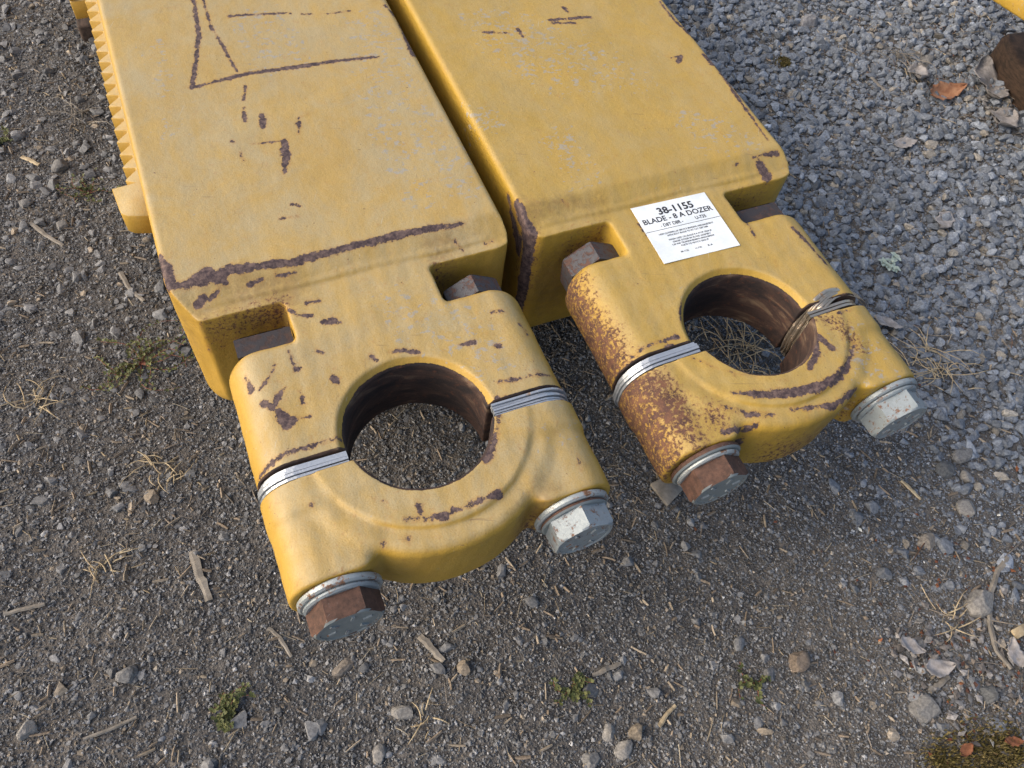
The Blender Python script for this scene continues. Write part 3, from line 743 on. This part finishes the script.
def scatter_mesh(name, bases, Fx, P, size, col, label, cat, mat, rot=None):
    n = len(P); which = rng.integers(0, len(bases), n); Rm = randrot(n) if rot is None else rot
    B = np.stack(bases)[which] * size[:, None, None]
    V = np.einsum('nij,nkj->nki', Rm, B) + P[:, None, :]
    nv = B.shape[1]; Fa = Fx[None] + (np.arange(n) * nv)[:, None, None]
    me = np_mesh(name, V.reshape(-1, 3), Fa.reshape(-1, 3), None, False)
    cattr(me, 'col', np.repeat(col, nv, 0))
    o = link(name, me, mat); o['kind'] = 'stuff'; return o
def in_view(x, y, z=0, mpx=60):
    d = np.stack([x, y, np.full_like(x, z - CAMZ)], 1) @ R
    u = d[:, 0] / d[:, 2] * F + 512; v = d[:, 1] / d[:, 2] * F + 384
    return (d[:, 2] > 0) & (u > -mpx * 2) & (u < 1024 + mpx * 2) & (v > -mpx * 2) & (v < 768 + mpx * 2)
def hidden(x, y):
    return ((x > -.02) & (x < .98) & (y > 1.15)) | ((x > .0) & (x < .40) & (y > 1.0))
def gravel_density(x, y):
    """how much loose crushed stone covers the packed dirt"""
    e = x - 1.15 + .35 * fbm(x, y, 1.3, 3, 21) + .30 * sstep(y, .15, .9) - .16
    right_ = sstep(e, -.25, .35)
    left_ = .17 * sstep(-x, -.3, .1) * (.55 + 1.3 * np.clip(fbm(x, y, 2.4, 3, 33) + .25, 0, 1)) + .22 * sstep(y, .9, 1.5) * (x < 0)
    return np.clip(np.maximum(right_, np.maximum(left_, .085 + .26 * sstep(x, .85, 1.4))), 0, 1)
def points(n, power=1.0, dens=None):
    out = []
    got = 0
    while got < n:
        x = rng.uniform(-1.05, 3.0, n); y = rng.uniform(-.5, 2.7, n); k = in_view(x, y) & ~hidden(x, y)
        if dens is not None: k &= rng.uniform(0, 1, n) < dens(x, y)
        out.append(np.stack([x[k], y[k]], 1)); got += k.sum()
    return np.concatenate(out)[:n]
def stone_cols(x, y, n, bright=1., sig=.19):
    v = rng.lognormal(0, sig, n) * bright; blue = sstep(x + .3 * y, .6, 1.5)
    a = np.array([.152, .155, .160]); b2 = np.array([.146, .164, .192])
    c = (a[None] * (1 - blue[:, None]) + b2[None] * blue[:, None]) * v[:, None]
    t_ = rng.uniform(0, 1, n); c[t_ < .07] *= np.array([1.5, 1.25, .95]); c[t_ > .985] *= np.array([1.5, 1.5, 1.5])
    return np.clip(c, .012, .55)
# grit
n = 280000; p = points(n, dens=lambda x, y: 1 - .72 * gravel_density(x, y)); sz = rng.lognormal(math.log(.0020), .42, n).clip(.0008, .005)
z = ground_h(p[:, 0], p[:, 1]) + sz * .25 + .0012
OCT = (np.array([[1, 0, 0], [-1, 0, 0], [0, 1, 0], [0, -1, 0], [0, 0, 1], [0, 0, -1]], float), np.array([[0, 2, 4], [2, 1, 4], [1, 3, 4], [3, 0, 4], [2, 0, 5], [1, 2, 5], [3, 1, 5], [0, 3, 5]]))
ob = [OCT[0] * np.array([1, rng.uniform(.5, 1), rng.uniform(.5, .9)]) + rng.normal(size=(6, 3)) * .2 for _ in range(24)]
scatter_mesh('grit', ob, OCT[1], np.column_stack([p, z]), sz, stone_cols(p[:, 0], p[:, 1], n, .95, .36), '', '', M_STONE)
# fine gravel
n = 52000; p = points(n, dens=lambda x, y: .16 + .84 * gravel_density(x, y)); sz = rng.lognormal(math.log(.0042), .30, n).clip(.0025, .009)
z = ground_h(p[:, 0], p[:, 1]) + sz * rng.uniform(-.2, .35, n)
i1 = [rock(ICO1, 100 + k, 5, .25, .5, .85) for k in range(28)]
scatter_mesh('fine_gravel', i1, ICO1[1], np.column_stack([p, z]), sz, stone_cols(p[:, 0], p[:, 1], n), '', '', M_STONE)
# crushed stone
n = 15500; p = points(n, dens=lambda x, y: .02 + .98 * gravel_density(x, y) ** 1.6); sz = rng.lognormal(math.log(.0116), .30, n).clip(.005, .021)
z = ground_h(p[:, 0], p[:, 1]) + sz * (rng.uniform(-.25, .25, n) + .35 * gravel_density(p[:, 0], p[:, 1]))
i2 = [rock(ICO2, 300 + k, 9, .03, .40, .78) for k in range(40)]
scatter_mesh('crushed_stone', i2, ICO2[1], np.column_stack([p, z]), sz, stone_cols(p[:, 0], p[:, 1], n, 1.08), '', '', M_STONE)

# straw and wood litter
def litter(name, n, lmin, lmax, wmin, wmax, cols, dens=None, lift=.003):
    p = points(n, dens=dens); L = rng.uniform(lmin, lmax, n) ; L = lmin + (L - lmin) ** 2 / (lmax - lmin); w = rng.uniform(wmin, wmax, n)
    a = rng.uniform(0, 2 * np.pi, n); bend = rng.normal(0, .10, n); seg = 5
    V = np.zeros((n, seg, 3, 3))
    zz = rng.uniform(.001, lift, n); tl = rng.normal(0, .12, n)
    for s_ in range(seg):
        t_ = s_ / (seg - 1) - .5; ang = a + bend * t_
        cx = p[:, 0] + L * t_ * np.cos(ang); cy = p[:, 1] + L * t_ * np.sin(ang)
        cz = ground_h(cx, cy) + zz + tl * L * t_ * .6 + .002; ww = w * (1 - .5 * abs(t_))
        nx, ny = -np.sin(ang), np.cos(ang)
        V[:, s_, 0] = np.stack([cx + nx * ww, cy + ny * ww, cz], 1); V[:, s_, 1] = np.stack([cx - nx * ww, cy - ny * ww, cz], 1)
        V[:, s_, 2] = np.stack([cx, cy, cz + ww * 1.1], 1)
    q = []
    for s_ in range(seg - 1):
        for i, j in ((0, 2), (2, 1), (1, 0)): q.append((s_ * 3 + i, s_ * 3 + j, s_ * 3 + 3 + j, s_ * 3 + 3 + i))
    q = np.array(q); Fa = q[None] + (np.arange(n) * seg * 3)[:, None, None]
    me = np_mesh(name, V.reshape(-1, 3), None, Fa.reshape(-1, 4)); c = np.array(cols)[rng.integers(0, len(cols), n)] * rng.uniform(.7, 1.25, (n, 1))
    cattr(me, 'col', np.repeat(c, seg * 3, 0)); o = link(name, me, M_STONE); o['kind'] = 'stuff'; return o
litter('straw_litter', 3400, .006, .040, .0005, .0011, [(.27, .225, .16), (.20, .165, .12), (.18, .16, .14), (.32, .28, .21)])
litter('wood_splinters', 2600, .008, .032, .0015, .0034, [(.20, .16, .12), (.15, .125, .10), (.26, .22, .17)])

# ------------------------------------------------------------------ single larger stones
def loose_stone(pxy, wpx, label, col, seed, flat=.6, yaw=0., asp=.75):
    g = at(*pxy); dist = np.linalg.norm(g - np.array([0, 0, CAMZ])); r_ = wpx / 2 * dist / F
    r = np.random.default_rng(seed); V = ICO3[0].copy()
    for k in range(13):
        n_ = r.normal(size=3); n_ /= np.linalg.norm(n_); dd = r.uniform(.6, .9); V -= n_ * np.maximum(0, V @ n_ - dd)[:, None]
    V *= 1 + .02 * r.normal(size=(len(V), 1)); V = V / np.abs(V).max(0) * np.array([1, asp, flat]) * r_
    me = np_mesh('loose_stone', V, ICO3[1], None, False); cattr(me, 'col', np.tile(col, (len(V), 1)))
    o = link('loose_stone', me, M_STONE); o.location = (g[0], g[1], float(ground_h(g[0], g[1])) + r_ * flat * .18); o.rotation_euler = (.1, -.08, yaw)
    return tag(o, label, 'stone', 'larger loose stones on the gravel')
GR, BR, DK, LT = (.165, .163, .160), (.16, .130, .105), (.09, .095, .10), (.215, .207, .195)
loose_stone((800, 661), 25, 'brown rounded stone alone on the dirt in the lower middle right', BR, 1, .75, .6, .8)
loose_stone((928, 708), 30, 'pale grey wedge stone near the lower right moss', GR, 2, .5, -.5, .8)
loose_stone((982, 600), 30, 'pale tan block stone beside the long curved twig', LT, 3, .7, .3, .8)
loose_stone((967, 508), 20, 'light grey angular stone right of the right arm bolts, below three others', LT, 4, .6, 0, .9)
loose_stone((966, 477), 13, 'small upright pale stone right of the dark flat one', LT, 5, .8, 1.4, .7)
loose_stone((930, 539), 19, 'pinkish tan stone alone on grey dirt at right', (.20, .18, .155), 6, .6, .3, .8)
loose_stone((946, 470), 20, 'dark grey squared stone beside the small pale upright one', DK, 7, .5, .3, .85)
loose_stone((961, 455), 24, 'wide grey stone above the dark squared one', GR, 8, .5, .1, .6)
loose_stone((127, 675), 19, 'grey cube-like stone left of the green weed at lower left', GR, 9, .8, .2, .9)
loose_stone((379, 753), 18, 'grey oval stone on the bottom edge left of middle', LT, 10, .7, 1.4, .75)
loose_stone((610, 732), 17, 'pale stone beside the bottom edge, leftmost of the middle cluster', LT, 11, .7, 1.2, .8)
loose_stone((625, 748), 20, 'pale stone of the middle bottom cluster, close against the bottom edge', LT, 12, .6, .4, .8)
loose_stone((592, 760), 18, 'grey squared stone cut by the bottom edge near the middle', GR, 13, .6, .1, .9)
loose_stone((403, 711), 23, 'long pale grey stone below the split wood chip', LT, 14, .55, -.4, .6)
loose_stone((994, 693), 19, 'dark blue grey rounded stone at lower right', DK, 15, .8, .9, .85)
loose_stone((342, 666), 25, 'flat oval brown grey stone below the rusty left bolt', (.17, .15, .13), 16, .4, .3, .5)
loose_stone((60, 165), 16, 'round grey stone beside two others near the left arm tab', GR, 17, .8, .2, .9)
loose_stone((28, 730), 18, 'grey stone in the row at the lower left corner', LT, 18, .7, .6, .75)
loose_stone((60, 222), 12, 'small round pale stone on the dirt at far left', LT, 19, .8, 0, .9)
loose_stone((23, 199), 13, 'grey stone at the upper left edge of the picture', GR, 20, .7, 0, .8)
loose_stone((926, 62), 18, 'large flat grey stone among the gravel at upper right', GR, 21, .5, .1, .7)
loose_stone((808, 25), 18, 'round grey stone in gravel beyond the right arm', (.2, .2, .21), 22, .8, .1, .8)

# ------------------------------------------------------------------ twigs, chips
def stick(name, label, pts, rad, mat, cat, flat=.6, lift=.004, group=None):
    P = [at(*q) for q in pts]
    for q in P: q[2] = float(ground_h(q[0], q[1])) + lift
    c = np.mean(P, axis=0); Q = []
    for i in range(len(P) - 1):
        for u in (0, .25, .5, .75): Q.append(P[i] * (1 - u) + P[i + 1] * u - c + rng.normal(0, rad * .10, 3))
    Q.append(P[-1] - c); k = len(Q)
    rr = [rad * (1 - .35 * abs(i / (k - 1) - .4)) * rng.uniform(.85, 1.15) for i in range(k)]
    mb = MB(); mb.tube(Q, rr, 5, flat * .75); o = mb.build(name, mat); o.location = Vector(c.tolist()); return tag(o, label, cat, group)
TG = 'bits of weathered wood lying on the ground'
stick('wood_strip', 'grey weathered wood strip standing lengthwise below the left clamp', [(192, 550), (200, 575), (209, 600)], .009, M_TWIG, 'wood strip', .4, .005, TG)
stick('twig', 'straight pale twig at the lower left above the bottom edge', [(85, 740), (110, 730), (137, 717)], .0035, M_TWIG, 'twig', .8, .006, TG)
stick('twig', 'pale twig touching the left edge of the picture', [(4, 614), (25, 609), (45, 604)], .0042, M_TWIG, 'twig', .8, .006, TG)
stick('wood_chip', 'split weathered wood chip between the two clamps, lower down', [(420, 635), (432, 648), (444, 661)], .007, M_TWIG, 'wood chip', .5, .006, TG)
stick('twig', 'thin pale twig right of the green weed at lower left', [(268, 627), (280, 638), (291, 656)], .004, M_TWIG, 'twig', .6, .005, TG)
stick('twig', 'long curved tan twig along the right edge', [(1010, 556), (1000, 570), (993, 590), (992, 622), (1000, 650), (1014, 668)], .0058, M_TWIG, 'twig', .9, .009, TG)
stick('wood_chip', 'pale pointed wood chip in the bottom middle', [(594, 674), (606, 668), (622, 662)], .005, M_TWIG, 'wood chip', .5, .006, TG)
stick('twig', 'short white twig right of the bright right bolt', [(902, 480), (912, 489), (922, 498)], .0045, M_STRAW, 'twig', .7, .006, TG)
stick('wood_strip', 'brown wood sliver under the pale green plant', [(892, 284), (912, 290), (932, 299)], .009, M_TWIG, 'wood strip', .4, .006, TG)
stick('twig', 'pale forked dry twig left of the left arm tab, lowest there', [(28, 220), (45, 233), (62, 244)], .0055, M_TWIG, 'twig', .5, .006, TG)
stick('twig', 'dry twig lying between the left arm end and the picture edge', [(119, 270), (128, 286), (143, 299)], .006, M_TWIG, 'twig', .6, .006, TG)
stick('twig', 'pale grey stick beyond the right arm among gravel', [(868, 75), (885, 90), (900, 98)], .006, M_TWIG, 'twig', .6, .008, TG)
stick('twig', 'short tan twig beside the bottom edge between weeds', [(660, 725), (668, 713), (677, 704)], .0045, M_STRAW, 'twig', .6, .006, TG)
stick('wood_sliver', 'tan wood sliver at the upper left beside the dark stones', [(20, 154), (29, 158), (38, 163)], .006, M_STRAW, 'wood sliver', .4, .006, TG)
stick('wood_sliver', 'grey sliver near the lower right dead leaves', [(932, 690), (942, 683), (952, 675)], .006, M_TWIG, 'wood sliver', .4, .006, TG)
# square offcut poking out from under the rusty right bolt
def slab(name, label, cat, corners, th, mat, lift=.004, depth=CAMZ, bev=.001, tilt=0):
    P = [at(*q, depth) for q in corners]; c = np.mean(P, axis=0); mb = MB(); mb.prism([(p[0] - c[0], p[1] - c[1]) for p in P], 0, th)
    o = mb.build(name, mat, bevel=bev, segs=1); o.location = (c[0], c[1], float(ground_h(c[0], c[1])) + lift); o.rotation_euler = (tilt, tilt * .6, 0); return tag(o, label, cat)
slab('wood_offcut', 'small square grey wood offcut below the rustiest bolt of the right clamp', 'wood offcut', [(650, 484), (668, 474), (684, 488), (668, 505)], .010, M_TWIG, .006, CAMZ, .001, .08)
slab('paint_flake', 'pale yellow flake of board at the right edge', 'flake', [(1012, 630), (1024, 623), (1030, 632), (1018, 639)], .006, M_STRAW, .01)

# ------------------------------------------------------------------ leaves
def dead_leaf(label, pxy, wpx, mat, seed, yaw, asp=.55, curl=.5, name='dead_leaf'):
    g = at(*pxy); dist = np.linalg.norm(g - np.array([0, 0, CAMZ])); L = wpx * dist / F
    r = np.random.default_rng(seed); nu, nv = 15, 9; V = []; 
    jag = r.uniform(.75, 1.1, nu)
    for i in range(nu):
        u = i / (nu - 1); wd = asp * (math.sin(math.pi * min(1, u ** .8)) ** .75 + .02) * jag[i]
        for j in range(nv):
            v = j / (nv - 1) * 2 - 1
            V.append(((u - .5) * L, v * wd * L / 2, L * (.10 * curl * v * v + .12 * curl * (u - .5) ** 2 * 4 + .035 * math.sin(9 * u + 3 * v + seed) + r.uniform(-.01, .01))))
    Fq = [(i * nv + j, (i + 1) * nv + j, (i + 1) * nv + j + 1, i * nv + j + 1) for i in range(nu - 1) for j in range(nv - 1)]
    V = np.array(V); Fq = np.array(Fq); n_ = len(V)
    V2 = V - np.array([0, 0, .0006]); rim = []
    loop = [i * nv for i in range(nu)] + [(nu - 1) * nv + j for j in range(1, nv)] + [i * nv + nv - 1 for i in range(nu - 2, -1, -1)] + [j for j in range(nv - 2, 0, -1)]
    for a, b2 in zip(loop, loop[1:] + loop[:1]): rim.append((a, b2, b2 + n_, a + n_))
    me = np_mesh(name, np.concatenate([V, V2]), None, np.concatenate([Fq, Fq[:, ::-1] + n_, np.array(rim)[:, ::-1]]), True)
    o = link(name, me, mat); o.location = (g[0], g[1], float(ground_h(g[0], g[1])) + .015); o.rotation_euler = (r.uniform(-.25, .25), r.uniform(-.2, .2), yaw)
    return tag(o, label, 'dead leaf', 'fallen dead leaves')
dead_leaf('orange brown curled dead leaf on the gravel at upper right', (943, 96), 36, M_LEAF_O, 1, .0, .5, .8)
dead_leaf('pale ragged dead leaf against the dark timber block', (984, 86), 46, M_LEAF_G, 2, 1.2, .7, .7)
dead_leaf('bleached dead leaf lowest beside the timber block', (1002, 122), 34, M_LEAF_G, 3, .4, .8, .7)
dead_leaf('crumpled grey dead leaf left of the orange one', (915, 78), 26, M_LEAF_G, 4, .9, .7, .8)
dead_leaf('tan dead leaf among gravel right of the pale green plant', (941, 225), 28, M_LEAF_G, 5, .5, .6, .6)
dead_leaf('pale dead leaf beside the right clamp, right of the bent shims', (884, 328), 26, M_LEAF_G, 6, -.9, .6, .7)
dead_leaf('pale ragged dead leaf at lower right, upper one of a pair', (912, 646), 24, M_LEAF_G, 7, -.8, .6, .6)
dead_leaf('whitish dead leaf at lower right beside a grey sliver', (940, 668), 28, M_LEAF_G, 8, -.2, .6, .6)
dead_leaf('bleached dead leaf beside the pale yellow flake', (1016, 652), 24, M_LEAF_G, 9, 1.3, .6, .6)
dead_leaf('small rust brown leaf at the lower right moss', (965, 750), 14, M_LEAF_B, 10, .3, .6, .6)
dead_leaf('small brown leaf above the lower right moss, nearest the right edge', (1012, 742), 16, M_LEAF_B, 11, -.4, .5, .6)
dead_leaf('crumpled pale leaf bit on gravel beyond the right arm', (903, 146), 24, M_LEAF_G, 12, -.1, .5, .5)
# brown leaf crumbs at the lower right
def crumbs(name, centres, n, size, cols):
    P = []
    for (cx, cy, sr) in centres:
        g = at(cx, cy); k = n // len(centres); P.append(np.stack([g[0] + rng.normal(0, sr, k), g[1] + rng.normal(0, sr, k)], 1))
    P = np.concatenate(P); n = len(P); sz = rng.uniform(.5, 1.3, n) * size; z = ground_h(P[:, 0], P[:, 1]) + rng.uniform(.002, .010, n)
    base = [np.array([[1, .1, 0], [-1, 0, .1], [.1, .6, .2], [0, -.6, .15], [0, 0, .35], [0, 0, -.1]]) + rng.normal(size=(6, 3)) * .15 for _ in range(12)]
    c = np.array(cols)[rng.integers(0, len(cols), n)] * rng.uniform(.7, 1.3, (n, 1)); return scatter_mesh(name, base, OCT[1], np.column_stack([P, z]), sz, c, '', '', M_STONE)
crumbs('leaf_crumbs', [(945, 645, .05), (980, 690, .09), (1000, 640, .07), (990, 745, .08), (930, 620, .12), (950, 520, .2), (1000, 560, .08), (960, 60, .12), (930, 30, .15)], 300, .005, [(.13, .05, .03), (.19, .075, .035), (.08, .04, .03), (.22, .18, .14)])
crumbs('pale_leaf_litter', [(1005, 650, .07), (980, 700, .08), (925, 655, .04), (960, 90, .12), (985, 110, .07), (945, 40, .10)], 420, .010, [(.18, .175, .17), (.24, .23, .225), (.13, .12, .115)])

def near(cs):
    def f(x, y):
        r = np.zeros_like(x)
        for (a, b, sg) in cs: g = at(a, b); r = np.maximum(r, np.exp(-((x - g[0]) ** 2 + (y - g[1]) ** 2) / (2 * sg * sg)))
        return r
    return f
litter('stalk_litter', 520, .012, .075, .0007, .0016, [(.26, .22, .17), (.18, .155, .13), (.34, .28, .19), (.10, .06, .04)], near([(955, 50, .22), (890, 60, .18), (930, 300, .16), (985, 640, .10), (560, 330, .05)]), .012)
litter('clamp_side_litter', 420, .008, .030, .0008, .0022, [(.26, .21, .14), (.18, .15, .12), (.10, .085, .07)], near([(610, 450, .10), (570, 350, .07), (170, 460, .12), (60, 90, .15)]), .006)
# ------------------------------------------------------------------ weeds
def weed(label, pxy, rad, nst, seed, cat='weed', leafy=1.0, name='creeping_weed'):
    g = at(*pxy); r = np.random.default_rng(seed); root = thing(name, label, cat, (g[0], g[1], float(ground_h(g[0], g[1]))))
    st = MB(); LV = []; LF = []
    for s_ in range(nst):
        a = r.uniform(0, 2 * math.pi); L = rad * r.uniform(.45, 1.1); k = 9; pts = []; up = r.uniform(.1, .5)
        for i in range(k):
            t_ = i / (k - 1); aa = a + .7 * math.sin(t_ * 3 + s_) * t_
            pts.append((L * t_ * math.cos(aa), L * t_ * math.sin(aa), .004 + up * rad * math.sin(t_ * 1.8) * .5))
        st.tube(pts, [.0011 * (1 - .6 * i / k) for i in range(k)], 4)
        for q in range(int(26 * leafy)):
            t_ = r.uniform(.12, 1); i = min(int(t_ * (k - 1)), k - 2); f_ = t_ * (k - 1) - i
            p_ = np.array(pts[i]) * (1 - f_) + np.array(pts[i + 1]) * f_; l = r.uniform(.005, .0105); b_ = r.uniform(0, 2 * math.pi); e = r.uniform(.0, .9)
            d_ = np.array([math.cos(b_) * math.cos(e), math.sin(b_) * math.cos(e), math.sin(e)]); w_ = np.array([-math.sin(b_), math.cos(b_), 0]) * l * .36
            n_ = len(LV); m_ = p_ + d_ * l * .5 + np.array([0, 0, .0005]); LV += [p_, m_ + w_, p_ + d_ * l, m_ - w_]; LF.append((n_, n_ + 1, n_ + 2, n_ + 3))
    st.build('stems', M_REDST, root); me = np_mesh('foliage', np.array(LV), None, np.array(LF)); link('foliage', me, M_GREEN, root); return root
weed('green creeping weed with reddish stems beside the left arm end', (140, 362), .115, 20, 1)
weed('small green weed with reddish stems at the lower left', (233, 712), .055, 13, 2)
weed('small green weed under the toothed strip of the left arm', (88, 190), .075, 9, 3, leafy=.7)
weed('faint green seedling on the dirt in the lower right middle', (755, 682), .04, 6, 4, leafy=.7)
weed('tiny green weed with red stems at the bottom middle', (572, 690), .04, 8, 5)
weed('tiny green sprig cut by the left edge of the picture', (2, 136), .04, 6, 6)
def rosette(label, pxy, rad):
    g = at(*pxy); root = thing('pale_rosette_plant', label, 'plant', (g[0], g[1], float(ground_h(g[0], g[1])) + .012)); r = np.random.default_rng(5); V = []; Fq = []
    for c_ in range(7):
        ca = r.uniform(0, 6.28); cr = rad * .55 * (c_ > 0); ox, oy = cr * math.cos(ca), cr * math.sin(ca)
        for k in range(9):
            a = k * 2.4 + c_; l = rad * .45 * r.uniform(.7, 1.1) * (1 - k * .06); e = .25 + k * .11; n_ = len(V)
            for i in range(5):
                t_ = i / 4; w = l * .30 * math.sin(math.pi * (t_ * .8 + .12)); el = e * (1 - .5 * t_)
                x = l * t_ * math.cos(el); z_ = .006 + l * t_ * math.sin(el)
                for sgn in (-1, 0, 1):
                    V.append((ox + x * math.cos(a) - sgn * w * math.sin(a), oy + x * math.sin(a) + sgn * w * math.cos(a), z_ + abs(sgn) * w * .5))
            for i in range(4):
                for j in range(2): q = n_ + i * 3 + j; Fq.append((q, q + 1, q + 4, q + 3))
    link('leaves', np_mesh('leaves', np.array(V), None, np.array(Fq), True), M_PALE, root)
    mb = MB(); mb.tube([(0, 0, -.01), (0, 0, .008)], .006, 8); mb.build('root_crown', M_TWIG, root)
rosette('pale blue green rosette plant on the gravel right of the right clamp', (888, 266), .042)
def grass(label, pxy, rad, n_, seed, name='dry_grass_tuft', mat=None):
    g = at(*pxy); r = np.random.default_rng(seed); mb = MB()
    for s_ in range(n_):
        a = r.uniform(0, 2 * math.pi); L = rad * r.uniform(.3, 1.1); c_ = r.normal(0, .5); o_ = r.normal(0, rad * .22, 2)
        pts = [(o_[0] + L * t_ * math.cos(a + c_ * t_), o_[1] + L * t_ * math.sin(a + c_ * t_), .005 + .25 * L * math.sin(t_ * 2.6) * r.uniform(.6, 1)) for t_ in np.linspace(0, 1, 6)]
        mb.tube(pts, [.0013, .0013, .0012, .001, .0008, .0004], 4)
    o = mb.build(name, mat or M_STRAW); o.location = (g[0], g[1], float(ground_h(g[0], g[1]))); return tag(o, label, 'dry grass', 'tufts of dead grass')
grass('straw coloured dead grass tuft at the left edge level with the clamp', (38, 402), .07, 16, 1)
grass('dead grass tuft seen through the right clamp hole', (742, 350), .12, 46, 2)
grass('dead grass tuft right of the bright bolt, biggest on the gravel', (935, 368), .12, 36, 3)
grass('dead grass wisps at the left middle between small stones', (165, 470), .07, 16, 4)
grass('dead grass wisp left of the wood strip', (103, 562), .055, 12, 5)
grass('dead grass strands on the gravel in the lower right', (960, 618), .06, 10, 6)
grass('dead grass wisp below the middle of the picture near the bottom', (425, 718), .04, 8, 7)
grass('dead roots and grass beside the upper right leaves', (905, 60), .13, 26, 8, mat=M_TWIG)
grass('brown dead grass mat at the far upper left near the timber', (75, 120), .09, 16, 9, mat=M_TWIG)
# moss
def moss(pxys):
    P = []
    for (x, y, s_) in pxys: g = at(x, y); P.append(np.stack([g[0] + rng.normal(0, s_, 900), g[1] + rng.normal(0, s_, 900)], 1))
    P = np.concatenate(P); n = len(P); z = ground_h(P[:, 0], P[:, 1]) + rng.uniform(.002, .012, n)
    base = [OCT[0] * np.array([.3, .3, 1.6]) + rng.normal(size=(6, 3)) * .15 for _ in range(10)]
    c = np.array([(.10, .085, .025), (.055, .045, .014), (.15, .12, .05)])[rng.integers(0, 3, n)]
    scatter_mesh('moss', base, OCT[1], np.column_stack([P, z]), rng.uniform(.002, .0045, n), c, '', '', M_STONE)
moss([(985, 757, .028), (1008, 750, .022), (948, 766, .02), (785, 62, .010)])
